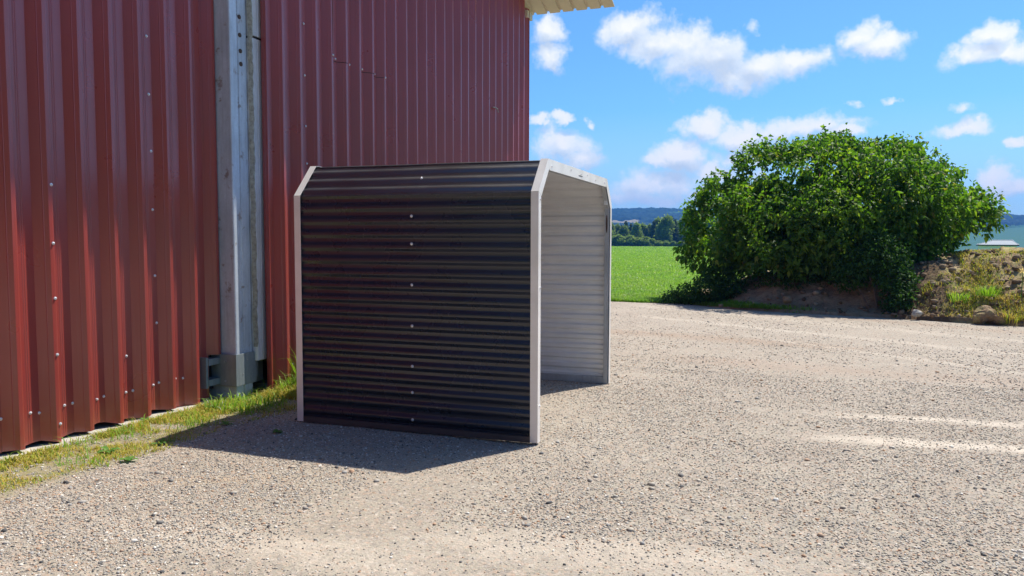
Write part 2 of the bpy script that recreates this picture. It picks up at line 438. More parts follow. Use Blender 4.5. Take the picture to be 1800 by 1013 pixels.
# ------------------------------------------------------------------ grass and leaves
def blades(P, h, w, lean, az=None):
    """bent blades: 5 vertices, quad + triangle as two quads (last one degenerate-free tri pair)"""
    n = len(P); a = RS.rand(n)*2*np.pi if az is None else az
    d = np.stack([np.cos(a), np.sin(a), 0*a], 1); s = np.stack([-np.sin(a), np.cos(a), 0*a], 1)
    up = np.array([0, 0, 1.])
    b0 = P-s*w[:, None]/2; b1 = P+s*w[:, None]/2
    mid = P+up*(h*.6)[:, None]+d*(lean*h*.35)[:, None]
    m0 = mid-s*w[:, None]*.4; m1 = mid+s*w[:, None]*.4
    tip = P+up*(h*(1-.35*lean))[:, None]+d*(lean*h)[:, None]
    V = np.stack([b0, b1, m1, m0, tip], 1).reshape(-1, 3)
    k = np.arange(n)[:, None]*5
    F = np.concatenate([k+np.array([0, 1, 2]), k+np.array([0, 2, 3]), k+np.array([3, 2, 4])], 0)
    return V, F

def build_verge():
    n = 120000
    y = 2.2+RS.rand(n)**.8*8.3
    front = np.interp(y, [2, 3.3, 3.6, 4.3, 5, 5.5, 6, 6.6, 7.2, 10.5], [-4.75, -4.65, -4.6, -4.45, -4.5, -4.45, -4.3, -4.4, -4.5, -4.5])
    back = np.where(y < 6.0, -5.24, -4.93)
    t = RS.rand(n)**1.2
    x = back+(front-back)*t*1.08
    dens = fbm(x*2.6, y*2.6, 4, 41)
    keep = RS.rand(n) < np.clip((dens-.34)*3.6, 0, 1)*np.clip(1.35-t, .08, 1)*np.where(y > 6.0, 1, .9)
    x, y, t = x[keep], y[keep], t[keep]
    P = np.stack([x, y, yard_z(x, y)-.004], 1)
    big = smooth01(5.6, 6.6, y)
    h = (.022+.045*RS.rand(len(x))**1.5)*(1+1.1*big)*(1.1-.45*t); w = .004+.0045*RS.rand(len(x))
    V, F = blades(P, h, w, .3+.9*RS.rand(len(x)))
    tag(np_mesh('grass', V, F, M['blades']), 'short yellowing grass along the foot of the red wall', kind='stuff')
build_verge()

def tuft(name, x, y, n, h, spread, mat, label, cat='weed', group=None, z=0.0, w=.007):
    a = RS.rand(n)*2*np.pi; rr_ = spread*RS.rand(n)**.7*.35
    P = np.stack([rr_*np.cos(a), rr_*np.sin(a), 0*a-.005], 1)
    hh = h*(.5+.6*RS.rand(n))
    V, F = blades(P, hh, np.full(n, w)*(.7+.6*RS.rand(n)), .25+.8*RS.rand(n), a)
    o = np_mesh(name, V, F, mat, loc=(x, y, z))
    return tag(o, label, cat, group)

def tall_verge():
    n = 5200
    y = 5.6+RS.rand(n)*2.6; back = np.where(y < 6.42, -5.10, -4.93); x = back+RS.rand(n)**1.6*.55
    dn = fbm(x*3.1, y*3.1, 3, 12); k = RS.rand(n) < np.clip((dn-.40)*5, 0, 1)*np.where(y < 6.4, .5, 1)
    x, y = x[k], y[k]
    P = np.stack([x, y, yard_z(x, y)-.005], 1); h = (.06+.20*RS.rand(len(x))**1.8)*np.where(y < 6.4, .7, 1.15)
    V, F = blades(P, h, .006+.006*RS.rand(len(x)), .3+1.0*RS.rand(len(x)))
    tag(np_mesh('tall_grass', V, F, M['greenblades']), 'taller bright green grass round the foot of the column', kind='stuff')
    n = 3000
    y = 2.6+RS.rand(n)*4.2; x = -5.20+RS.rand(n)**1.3*.75; dn = fbm(x*4, y*4, 3, 33); k = dn > .60; x, y = x[k], y[k]
    P = np.stack([x, y, yard_z(x, y)-.004], 1)
    V, F = blades(P, .04+.09*RS.rand(len(x))**2, .004+.005*RS.rand(len(x)), .4+1.0*RS.rand(len(x)))
    tag(np_mesh('scattered_grass', V, F, M['greenblades']), 'scattered longer green blades in the yellow grass', kind='stuff')
tall_verge()
tuft('grass_tuft', -4.86, 6.95, 190, .55, .42, M['greenblades'], 'tall bright green grass tuft between the grey column and the black shelter', 'grass tuft', w=.010)
tuft('grass_tuft', -4.96, 6.62, 80, .20, .34, M['greenblades'], 'low green grass tuft right beside the column bracket', 'grass tuft', w=.010)
tuft('grass_tuft', -4.80, 6.05, 60, .11, .3, M['greenblades'], 'small green tuft in front of the steel bracket', 'grass tuft', w=.009)
tuft('grass_tuft', -5.12, 4.86, 50, .13, .16, M['blades'], 'thin upright yellow-green tuft against the foot of the red sheets', 'grass tuft', w=.005)

def leaf_rosette(name, x, y, n, L, label, mat, lift=.35):
    V, F = [], []
    for i in range(n):
        a = 2*math.pi*i/n+random.uniform(-.4, .4); l = L*random.uniform(.7, 1.2); w = l*.38
        d = Vector((math.cos(a), math.sin(a), 0)); s = Vector((-d.y, d.x, 0)); e = random.uniform(.5, 1.2)*lift
        pts = [(0, .15, 0), (.35, 1, .8), (.7, .9, 1.), (1., .05, .7)]
        b = len(V)
        for t, ww, zz in pts:
            c = d*(l*t)+Vector((0, 0, zz*e*l*.6+.004))
            V += [c-s*(w*ww/2)+Vector((0, 0, .12*w*ww)), c, c+s*(w*ww/2)+Vector((0, 0, .12*w*ww))]
        for q in range(3):
            o = b+q*3
            F += [(o, o+1, o+4, o+3), (o+1, o+2, o+5, o+4)]
    return tag(mesh_obj(name, V, F, mat, loc=(x, y, float(yard_z(x, y)))), label, 'weed')
wp = [(190, 797, 'broad-leaved weed in the gravel below the yellowing grass'), (228, 812, 'small flat weed furthest out on the sunlit gravel'), (283, 782, 'green weed at the tip of the shelter shadow'), (258, 742, 'leafy weed on the sunlit grass strip in front of the red sheets'), (398, 748, 'dark leafy weed in the shelter shadow on the grass'), (488, 763, 'lone weed on the shaded gravel beside the shelter post'), (425, 705, 'bright weed just in front of the column')]
for i, (px, py, lb) in enumerate(wp):
    q = at_z(px, py); leaf_rosette('weed', q.x, q.y, random.randint(7, 11), random.uniform(.06, .10), lb, M['weedleaf'], .5)

# ------------------------------------------------------------------ metal barn
barn = empty('metal_barn', (-DR, Y_END, 0))
tag(barn, 'tall barn clad in dark red ribbed steel sheets', 'barn')
BO = Vector((-DR, Y_END, 0))

def roof_z(y): return EAVE_Z+SLOPE*(EAVE_Y-y)

PROF = [(0, 0), (.012, .0004), (.028, .0), (.0385, -.0030), (.0685, -.083), (.124, -.083), (.128, -.0805), (.133, -.083), (.141, -.083), (.145, -.0805), (.150, -.083), (.2215, -.083), (.268, -.0315), (.2705, -.0265), (.274, -.0248)]
def rib_depth(t):
    pr = PROF+[(PIT, 0)]
    for (a, b), (c, d) in zip(pr, pr[1:]):
        if t <= c: return b+(d-b)*(t-a)/(c-a)
    return 0
def cladding(xc, ystart, y0, y1, z0, ztop, notch=None):
    """ribbed sheet with crest plane at x = xc"""
    ys = []
    k0 = math.floor((y0-ystart)/PIT)-1
    for k in range(k0, k0+int((y1-y0)/PIT)+4):
        for t, d in PROF:
            yy = ystart+k*PIT+t
            if y0 < yy < y1: ys.append((yy, d))
    ys = [(y0, rib_depth((y0-ystart) % PIT))]+ys+[(y1, rib_depth((y1-ystart) % PIT))]
    V, F = [], []
    for yy, d in ys:
        zb = z0(yy) if callable(z0) else z0
        zt = ztop(yy)
        hs = [zb, zb+(zt-zb)*.25, zb+(zt-zb)*.6, zt]
        for h in hs:
            wv = .003*math.sin(yy*3.1+h*1.3)+.002*math.sin(yy*11+h*4)
            V.append((xc+d+wv, yy, h))
    for i in range(len(ys)-1):
        for q in range(3):
            a = i*4+q
            F.append((a, a+4, a+5, a+1))
    return [Vector(v)-BO for v in V], F

top = lambda y: roof_z(y)-.06
def ragged(y): return .035+.014*math.sin(y*9.7)+.010*math.sin(y*23)+.01*math.sin(y*3)
v, f = cladding(-DL, YL, .62, 5.975, ragged, top)
wall_l = mesh_obj('wall_cladding', v, f, M['red'], barn)
v, f = cladding(-DL, YL, 5.975, 6.079, .452, top)
wall_l2 = mesh_obj('edge_cladding', v, f, M['red'], barn)
v, f = cladding(-DR, YR, 6.420, Y_END, .05, top)
wall_r = mesh_obj('wall_cladding', v, f, M['red'], barn)
# lapped upper sheet over four ribs
v, f = cladding(-DR+.005, YR, 7.585, 8.76, 3.635, top)
mesh_obj('overlap_sheet', v, f, M['red'], barn)
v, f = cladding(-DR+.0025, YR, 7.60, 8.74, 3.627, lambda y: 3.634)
mesh_obj('lap_shadow_strip', v, f, M['dark'], barn)  # dark strip put in as the shadow line under the lap
# end wall round the corner
def end_cladding(yy=Y_END, zt=EAVE_Z-.02, sgn=1):
    V, F = [], []; xs = []
    x = -DR
    while x > -26:
        for t, d in PROF[::2]: xs.append((x-t, d))
        x -= PIT
    for xx, d in xs:
        V.append(Vector((xx-.05, yy+sgn*d, .05))-BO); V.append(Vector((xx-.05, yy+sgn*d, zt))-BO)
    for i in range(len(xs)-1): F.append((2*i, 2*i+1, 2*i+3, 2*i+2))
    return V, F
v, f = end_cladding(); mesh_obj('wall_cladding', v, f, M['red'], barn)
v, f = end_cladding(.62, roof_z(.62)-.1, -1); mesh_obj('wall_cladding', v, f, M['red'], barn)
# corner flashing
v, f = join_data([box_data((-.06, -.055, .05), (.012, -.052, EAVE_Z-.01)), box_data((-.06, -.0515, .05), (-.057, .02, EAVE_Z-.01))])
v = [(a+.0, b+.052, c) for a, b, c in v]
mesh_obj('corner_flashing', [(x-.004, y, z) for x, y, z in v], f, M['red'], barn)
# dark lining behind the sheets so nothing shows through at the gaps
box('wall_core', (-.62-20, -13.6, .1), (-.46, -.12, EAVE_Z-.3), M['dark'], barn)
# concrete footing
def footing(lo, hi):
    o = box('footing', tuple(Vector(lo)-BO), tuple(Vector(hi)-BO), M['concrete'], barn, .012); return o
footing((-5.9, .62, -.3), (-5.215, 5.97, .012)); footing((-5.9, 6.65, -.3), (-4.98, Y_END, .06))
footing((-5.9, 5.972, -.3), (-5.30, 6.648, .02))
# roof with gable overhang
def roof_sheet(sign):
    xs = []; x = -3.35; pw = .27
    while x > -26:
        for t, d in ((0, 0), (.205, 0), (.215, .045), (.26, .045)): xs.append((x-t, d))
        x -= pw
    y_lo, y_hi = EAVE_Y, .3
    V, F = [], []
    for xx, d in xs:
        V.append(Vector((xx, y_lo, roof_z(y_lo)+d))-BO); V.append(Vector((xx, y_hi, roof_z(y_hi)+d))-BO)
    for i in range(len(xs)-1): F.append((2*i, 2*i+1, 2*i+3, 2*i+2))
    return V, F
for sg in (1,):
    v, f = roof_sheet(sg); o = mesh_obj('roof', v, f, M['soffit'], barn)
    so = o.modifiers.new('thickness', 'SOLIDIFY'); so.thickness = .012; so.offset = 1 if sg < 0 else -1
    so.use_even_offset = False
v, f = join_data([box_data((-21, -3.0, 6.055), (-.10, -2.86, 6.30)), box_data((-21, -6.5, 7.1), (-.1, -6.36, 7.35)), box_data((-.05, -.10, 5.86), (.0, .2, 5.99))])
mesh_obj('purlin', v, f, M['soffit'], barn)

# galvanised column with groove, cut in segments round its corner
def column_data():
    x0, x1, ya, yb = -5.47, -5.133, 6.09, 6.325
    r = .012
    prof = [(x0, ya), (x1-r, ya), (x1-r*.3, ya+r*.3), (x1, ya+r), (x1, ya+.095), (x1-.012, ya+.10), (x1-.012, ya+.115), (x1, ya+.12), (x1, yb), (x0, yb)]
    V = [Vector((x, y, z))-BO for z in (.02, roof_z(6.2)-.1) for x, y in prof]; n = len(prof)
    F = [(i, (i+1) % n, n+(i+1) % n, n+i) for i in range(n)]
    return V, F
v, f = column_data(); column = mesh_obj('column', v, f, M['column'], barn)
def disc_bolt(name, pos, r, h, mat, parent, n=10):
    V, F = tube_data([pos, pos+Vector((h*.6, 0, 0)), pos+Vector((h, 0, 0))], [r, r, r*.6], n)
    return mesh_obj(name, V, F, mat, parent)
for y, z in ((6.227, 3.739), (6.230, 3.567), (6.234, 3.415), (6.239, 3.291)):
    disc_bolt('bolt', Vector((-5.134, y, z))-BO, .022, .014, M['rust'], column)
# pale channel beside the column, in two lengths with a dark joint
def channel_data(z0, z1, ya, yb, xf):
    prof = [(-5.47, ya), (xf-.02, ya), (xf, ya+.012), (xf, ya+.07), (xf-.006, ya+.075), (xf-.006, ya+.085), (xf, ya+.09), (xf, yb-.045), (xf-.02, yb-.03), (xf-.02, yb), (-5.47, yb)]
    V = [Vector((x, y, z))-BO for z in (z0, z1) for x, y in prof]; n = len(prof)
    F = [(i, (i+1) % n, n+(i+1) % n, n+i) for i in range(n)]+[tuple(range(n))[::-1], tuple(range(n, 2*n))]
    return V, F
v, f = channel_data(.36, 3.565, 6.336, 6.515, -5.075); channel = mesh_obj('channel', v, f, M['channel'], barn)
v, f = channel_data(3.59, 8.3, 6.341, 6.51, -5.07); mesh_obj('channel', v, f, M['channel'], barn)
box('joint_strip', tuple(Vector((-5.4, 6.35, 3.566))-BO), tuple(Vector((-5.083, 6.50, 3.589))-BO), M['dark'], channel)
# perished seal strip between them
def seal():
    V, F = [], []; z = .5; i = 0
    while z < 8.2:
        w = .006+.011*abs(math.sin(i*.9+.6*math.sin(i*.37)))+.006*random.random()
        yc = 6.330+.006*math.sin(i*.5)
        d = .012*abs(math.sin(i*.9))
        V += [Vector((-5.115, yc-w*.4, z))-BO, Vector((-5.082+d, yc+w*.3, z))-BO, Vector((-5.072, yc+w, z))-BO]
        z += .035; i += 1
    for k in range(i-1):
        a = 3*k
        F += [(a, a+1, a+4, a+3), (a+1, a+2, a+5, a+4)]
    return V, F
v, f = seal(); mesh_obj('seal_strip', v, f, M['rubber'], barn)
box('gap_strip', tuple(Vector((-5.45, 6.3255, .05))-BO), tuple(Vector((-5.145, 6.3355, 8.2))-BO), M['dark'], barn)
# red edge flashing of the right cladding
box('edge_flashing', tuple(Vector((-4.995, 6.4155, .06))-BO), tuple(Vector((-4.966, 6.4185, 8.0))-BO), M['red'], barn)
# bracket round the foot of the column
def bracket_parts():
    br = empty('bracket'); br.parent = barn; br.location = Vector((-5.11, 6.06, .14))-BO
    v, f = join_data([box_data((-.006, .0, 0), (0, .30, .315)), box_data((-.30, -.006, 0), (-.006, -.001, .315)), box_data((-.0055, -.0055, -.002), (.004, .008, .317))])
    o = mesh_obj('bracket_plate', v, f, M['bracket'], br); m = o.modifiers.new('bevel', 'BEVEL'); m.width = .003; m.segments = 2
    v, f = join_data([box_data((-.35, -.16, .22), (-.19, -.0065, .28)), box_data((-.35, -.16, .02), (-.19, -.0065, .08)), box_data((-.35, -.19, .0), (-.20, -.1605, .30))])
    mesh_obj('bracket_arm', v, f, M['bracket'], br)
    v, f = join_data([box_data((-.26, .3015, .04), (-.03, .36, .24)), box_data((-.30, .3605, -.02), (-.08, .50, .20))])
    o = mesh_obj('bracket_tail', v, f, M['bracket'], br)
    box('clamp_block', (-.03, .335, .245), (.0, .37, .30), M['channel'], br, .004)
    for y, z in ((-.008, .24), (-.008, .05)):
        V, F = tube_data([Vector((-.13, -.006, z)), Vector((-.13, -.016, z))], [.011, .009], 8); mesh_obj('bolt', V, F, M['galv'], br)
    for y, z in ((.10, .11), (.17, .24), (.21, .07)):
        V, F = tube_data([Vector((0, y, z)), Vector((.004, y, z))], [.006, .005], 8); mesh_obj('rivet', V, F, M['galv'], br)
bracket_parts()

# fixing screws of the cladding
sv, sf = tube_data([(0, 0, 0), (.003, 0, 0), (.004, 0, 0), (.010, 0, 0), (.0125, 0, 0)], [.013, .013, .008, .008, .004], 8)
screw_me = bpy.data.meshes.new('screw'); screw_me.from_pydata([tuple(p) for p in sv], [], sf); screw_me.materials.append(M['screw'])
def screw(parent, pos, rot=None, scale=1.0, name='screw'):
    o = bpy.data.objects.new(name, screw_me); COL.objects.link(o); o.parent = parent; o.location = pos; o.scale = (scale,)*3
    if rot: o.rotation_euler = rot
    return o
LS = [(4.284,1.996),(4.284,1.553),(4.284,1.133),(4.284,.699),(5.323,3.358),(5.331,2.858),(5.339,2.362),(5.34,1.845),(5.345,1.257),(5.35,.831),(3.879,.281),(4.109,.277),(4.182,.262),(4.339,.263),(4.398,.275),(4.469,.278),(4.697,.265),(4.765,.276),(4.991,.267),(5.064,.268),(5.291,.277),(5.357,.286),(5.554,.29),(5.647,.278),(5.882,.271),(5.944,.267),(5.008,.58),(4.29,.16)]
for y, z in LS:
    screw(wall_l, Vector((-DL+rib_depth((y-YL) % PIT), y, z))-BO)
RSW = [(7.148,3.903),(7.155,3.355),(7.162,2.813),(7.173,2.409),(7.581,3.66),(7.754,3.66),(8.055,3.658),(8.337,3.662),(8.635,3.659),(8.761,3.636),(6.864,.247)]
for y, z in RSW:
    screw(wall_r, Vector((-DR+rib_depth((y-YR) % PIT)+.002, y, z))-BO)
v, f = tube_data([Vector((-4.975, 12.51, 3.86))-BO, Vector((-4.945, 12.55, 3.862))-BO, Vector((-4.925, 12.60, 3.84))-BO, Vector((-4.922, 12.63, 3.79))-BO], .011, 6)
mesh_obj('hook', v, f, M['rubber'], wall_r)

# ------------------------------------------------------------------ metal shelter
SX, SY, SW, SD, SH, SR, SC, SYAW = -4.0249, 5.5318, 2.1828, 2.6882, 1.9568, 2.2283, .2503, .0187
shel = empty('metal_shelter', (SX, SY, 0), SYAW)
tag(shel, 'open-ended black corrugated metal shelter with bare silver edge trims', 'shelter')
ARCH = [(0, .012), (0, SH), (SC, SR), (SD-SC, SR), (SD, SH), (SD, .012)]
def offset_poly(poly, d):
    out = []; n = len(poly)
    for i in range(n):
        p = Vector(poly[i]); ns = []
        if i > 0: e = (p-Vector(poly[i-1])).normalized(); ns.append(Vector((e.y, -e.x)))
        if i < n-1: e = (Vector(poly[i+1])-p).normalized(); ns.append(Vector((e.y, -e.x)))
        if len(ns) == 1: q = p+ns[0]*d
        else:
            b = (ns[0]+ns[1]).normalized(); q = p+b*(d/b.dot(ns[0]))
        out.append((q.x, q.y))
    return out      # positive d = inwards (polyline runs front foot -> ridge -> back foot)
def plate_pair(a_out, sgn, i, wide, side):
    """two folded faces of one trim length, 2 mm thick"""
    A, B = ARCH[i], ARCH[i+1]
    o2 = offset_poly(ARCH, .002); ii = offset_poly(ARCH, side); 
    def P(a, q): return (a, q[0], q[1])
    a1 = a_out; a2 = a_out-sgn*wide; a3 = a_out-sgn*.002
    g = .0012  # hairline joint between lengths
    def lerp(q, w, t): return (q[0]+(w[0]-q[0])*t, q[1]+(w[1]-q[1])*t)
    def seg(poly): return lerp(poly[i], poly[i+1], g), lerp(poly[i+1], poly[i], g)
    p0, p1 = seg(ARCH); q0, q1 = seg(o2); s0, s1 = seg(ii)
    V = [P(a1, p0), P(a1, p1), P(a2, p1), P(a2, p0), P(a3, q0), P(a3, q1), P(a2, q1), P(a2, q0),
         P(a1, s0), P(a1, s1), P(a3, s0), P(a3, s1)]
    F = [(0,1,2,3), (4,7,6,5), (2,6,7,3), (0,8,9,1), (4,5,11,10), (8,10,11,9), (0,3,7,4), (0,4,10,8), (1,5,6,2), (1,9,11,5)]
    if sgn < 0: F = [q[::-1] for q in F]
    return V, F
for a_out, sgn in ((SW, 1), (0.0, -1)):
    for i in range(5):
        v, f = plate_pair(a_out, sgn, i, .062, .088 if i == 2 else (.075 if i in (1, 3) else .064))
        o = mesh_obj('edge_trim', v, f, M['trim'], shel)
        if sgn > 0 and i == 2:
            for bb, zz in ((.35, SR-.055), (.95, SR-.03), (1.55, SR-.03), (1.3, SR-.045), (1.9, SR-.05), (2.3, SR-.05)):
                screw(o, (SW, bb, zz), None, .7, 'rivet')
            box('slot', (SW+.0005, 1.22, SR-.062), (SW+.0015, 1.36, SR-.056), M['dark'], o)
        if sgn > 0 and i == 0:
            for zz in (1.90, 1.22, .30): screw(o, (SW, .045, zz), None, .7, 'rivet')
# corrugated sheets: ribs run along the width
RIBP = .1085
def _trapezoid(flat1, run, flat2, h, rnd=.003):
    x = 0; pts = [(0, 0)]
    for a, b, d0, d1 in ((flat1, run, 0, h), (flat2, run, h, 0)):
        x += a; pts += [(x-rnd, d0), (x+rnd*.3, d0+(d1-d0)*.06), (x+rnd, d0+(d1-d0)*.16)]
        x += b; pts += [(x-rnd, d1-(d1-d0)*.16), (x-rnd*.3, d1-(d1-d0)*.06), (x+rnd, d1)]
    return pts
RP = _trapezoid(.0265, .0255, .0265, .0155)
RP_ROOF = _trapezoid(.034, .024, .019, .0155, .004)
RP_LINING = _trapezoid(.038, .018, .034, .0155, .003)
def corr(i, inset, a0, a1, s0=0.0, s1=0.0, dent=True, prof=None):
    A, B = [Vector(q) for q in (offset_poly(ARCH, inset)[i], offset_poly(ARCH, inset)[i+1])]
    e = (B-A); L = e.length; e.normalize(); nrm = Vector((-e.y, e.x))
    pts = []; s = s0
    k = 0
    while s0+k*RIBP < L-s1:
        for t, d in (prof or RP):
            ss = s0+k*RIBP+t
            if ss <= L-s1: pts.append((ss, d))
        k += 1
    pts.append((L-s1, 0))
    na = 14; V, F = [], []
    for s_, d in pts:
        for q in range(na+1):
            a = a0+(a1-a0)*q/na
            wv = .0011*math.sin(a*5.3+s_*3.1)+.0006*math.sin(a*2.1-s_*7) if dent else 0
            p = A+e*s_+nrm*(d-.0155+wv)
            V.append((a, p.x, p.y))
    for r_ in range(len(pts)-1):
        for q in range(na):
            b = r_*(na+1)+q
            F.append((b, b+1, b+na+2, b+na+1))
    return V, F
sheets = []
for i, nm in enumerate(('wall_panel', 'roof_panel', 'roof_panel', 'roof_panel', 'wall_panel')):
    v, f = corr(i, .004, .006, SW-.006, .04 if i == 0 else 0.0, .0, True, RP if i in (0, 4) else RP_ROOF)
    o = mesh_obj(nm, v, f, M['black' if i in (0, 4) else 'blackroof'], shel, smooth=True); sheets.append(o)
    v, f = corr(i, .0225, .008, SW-.008, .04 if i == 0 else 0.0, .0, False, RP_LINING)
    mesh_obj('lining', v, f, M['lining'], o)
for z in (1.777, 1.553, 1.221, .887, .556, .340, .1135):
    screw(sheets[0], (1.112, -.003, z), (0, 0, -math.pi/2), .95)
for s_, aa in ((.17, 1.15),):
    p = Vector(ARCH[1]).lerp(Vector(ARCH[2]), .45)
    screw(sheets[1], (aa, p.x-.006, p.y+.006), (0, -.83, -math.pi/2), .95)
# frame of galvanised square tube at both ends
def frame_tube(a0, a1, i, off, th):
    o1 = offset_poly(ARCH, off); o2 = offset_poly(ARCH, off+th)
    V = []
    for a in (a0, a1):
        for q in (o1[i], o1[i+1], o2[i+1], o2[i]): V.append((a, q[0], q[1]))
    F = [(0,1,2,3), (4,7,6,5), (0,4,5,1), (1,5,6,2), (2,6,7,3), (3,7,4,0)]
    return V, F
for a0, a1 in ((.012, .052), (SW-.058, SW-.012)):
    for i in range(5):
        v, f = frame_tube(a0, a1, i, .040, .045)
        mesh_obj('frame_tube', v, f, M['galv'], shel)
# gusset brackets at the back eave: bent plates with a long slot
bkp = Vector(offset_poly(ARCH, .078)[4])
def gusset(a):
    v, f = join_data([box_data((a, SD-.082, SH-.36), (a+.03, SD-.0775, SH-.06))])
    o = box('gusset', (a, SD-.084, SH-.36), (a+.034, SD-.0775, SH-.06), M['galv'], shel, .003)
    V, F = [], []
    n = 12
    for k in range(n):
        t = 2*math.pi*k/n; V.append((a+.017+.010*math.cos(t), SD-.0855, SH-.20+.10*math.sin(t)))
    mesh_obj('slot', V, [tuple(range(n))], M['rust'], o)
gusset(SW-.053); 
box('gusset', (SW-.055, SD-.16, SH+.005), (SW-.02, SD-.10, SH+.05), M['lining'], shel, .003)
# base rails
box('base_rail', (.064, .034, .012), (SW-.064, .075, .052), M['galv'], shel)
box('base_trim', (.0635, -.001, .012), (SW-.0635, .033, .058), M['basetrim'], shel)
box('base_rail', (.055, SD-.075, .012), (SW-.012, SD-.034, .085), M['galv'], shel)

# ------------------------------------------------------------------ large shrub, undergrowth
def leaf_cloud(P, D, size, width=.5, droop=.3):
    """folded leaves: 6 vertices (two halves), oriented along D"""
    n = len(P)
    D = D/np.linalg.norm(D, axis=1)[:, None]
    R1 = RS.randn(n, 3); S = np.cross(D, R1); S /= np.linalg.norm(S, axis=1)[:, None]
    N = np.cross(S, D)
    L = size[:, None]; W = L*width*.5
    base = P; tip = P+D*L-np.array([0, 0, 1])*L*droop*.5
    c1 = P+D*L*.38+N*L*.04
    l1 = c1-S*W+N*W*.45; r1 = c1+S*W+N*W*.45
    c2 = P+D*L*.72-np.array([0, 0, 1])*L*droop*.15
    V = np.stack([base, l1, c2, r1, tip], 1).reshape(-1, 3)
    k = np.arange(n)[:, None]*5
    F = np.concatenate([k+np.array([0, 2, 1]), k+np.array([0, 3, 2]), k+np.array([1, 2, 4]), k+np.array([2, 3, 4])], 0)
    return V, F

def crown_points(clumps, n, shell=.55):
    """leaf anchor points and outward directions over a list of ellipsoid clumps (centre, radii)"""
    w = np.array([c[1][0]*c[1][2] for c in clumps]); w = w/w.sum()
    idx = RS.choice(len(clumps), n, p=w)
    C = np.array([c[0] for c in clumps])[idx]; Rd = np.array([c[1] for c in clumps])[idx]
    d = RS.randn(n, 3); d /= np.linalg.norm(d, axis=1)[:, None]
    r = (shell+(1-shell)*RS.rand(n)**.6)*(1+np.clip(.16*RS.randn(n)*(RS.rand(n) < .35), -.3, .16))
    P = C+d*Rd*r[:, None]
    # ragged twigs: bunch leaves along short sprigs
    return P, d

def sprigs(P, d, per, length):
    n = len(P)
    dirs = d+.7*RS.randn(n, 3)*.6+np.array([0, 0, .25]); dirs /= np.linalg.norm(dirs, axis=1)[:, None]
    t = RS.rand(n, per)*length
    Q = P[:, None]+dirs[:, None]*t[..., None]+RS.randn(n, per, 3)*.035
    DD = dirs[:, None]*.5+RS.randn(n, per, 3)*.75+np.array([0, 0, -.35])
    return Q.reshape(-1, 3), DD.reshape(-1, 3)

BASE = at_y(1470, 545, 20.6); BASE.z = .35
bdir = Vector((BASE.x, BASE.y, 0)).normalized()         # away from the yard
bside = Vector((bdir.y, -bdir.x, 0))                      # along the shrub's length
def bl(px, py, dy=0.0):
    """a point of the shrub: along its length, height and depth from its base"""
    d = ray(px, py); s = (math.hypot(BASE.x, BASE.y)+dy)/(d.x*bdir.x+d.y*bdir.y)
    q = CAM+d*s
    return q-BASE
shrub = empty('large_shrub', BASE)
tag(shrub, 'large broad leafy green shrub on the earth bank behind the gravel yard', 'shrub')
CL = []
def clump(px, py, r, dy=0, sq=(1, .95, .85)):
    c = bl(px, py, dy); m = r*20.6/FPX/.97
    CL.append(((c.x, c.y, c.z), (m*sq[0], m*sq[1], m*sq[2])))
for a in [(1254,430,40,-.3),(1240,385,26,.3),(1285,350,45,.2),(1300,420,55,-.8),(1345,310,48,.1),(1350,385,60,-1.2),(1392,300,42,.3),(1438,290,36,.2),(1478,282,28,.3),(1420,330,62,-.8),
          (1500,330,48,-.5),(1540,303,38,.2),(1590,303,38,.2),(1638,318,38,.2),(1560,350,60,-1.1),(1625,360,58,-.6),(1672,345,38,.2),(1672,385,30,0),(1703,368,24,.3),(1732,380,15,.2),
          (1480,395,62,-1.5),(1420,430,55,-1.4),(1350,450,48,-1.3),(1290,470,42,-.9),(1550,420,55,-1.3),(1610,425,45,-.7),(1645,435,30,.1),(1685,445,20,.2),(1708,438,14,.3),(1480,465,50,-1.4),(1400,480,40,-1.2),(1240,470,30,-.3),
          (1330,330,45,1.3),(1400,345,48,.9),(1375,360,40,1.2),(1430,350,40,.3),(1450,300,55,1.5),(1560,310,55,1.6),(1650,345,50,1.4),(1270,400,45,1.4),(1380,400,65,2.0),(1500,400,70,2.2),(1610,400,60,2.0)]:
    clump(*a)
def n3(P, f, sd):
    return (vnoise(P[:, 0]*f, P[:, 1]*f, sd)+vnoise(P[:, 1]*f+7, P[:, 2]*f, sd+1)+vnoise(P[:, 2]*f+3, P[:, 0]*f, sd+2))/3
P, d = crown_points(CL, 13500, .72)
g = .6*n3(P, 1.7, 3)+.4*n3(P, 4.2, 9)
keep = (P[:, 2] > .35+.35*vnoise(P[:, 0]*1.5, P[:, 1], 4)) & (g > .456)
P, d = P[keep], d[keep]
Q, DD = sprigs(P, d, 11, .34)
V, F = leaf_cloud(Q, DD, .075+.085*RS.rand(len(Q)), .58, .55)
np_mesh('crown', V, F, M['leaf'], shrub)
def limb(pts, r0_, r1_):
    k = len(pts); rs = [r0_+(r1_-r0_)*i/(k-1) for i in range(k)]
    return tube_data(pts, rs, 7)
LB = []
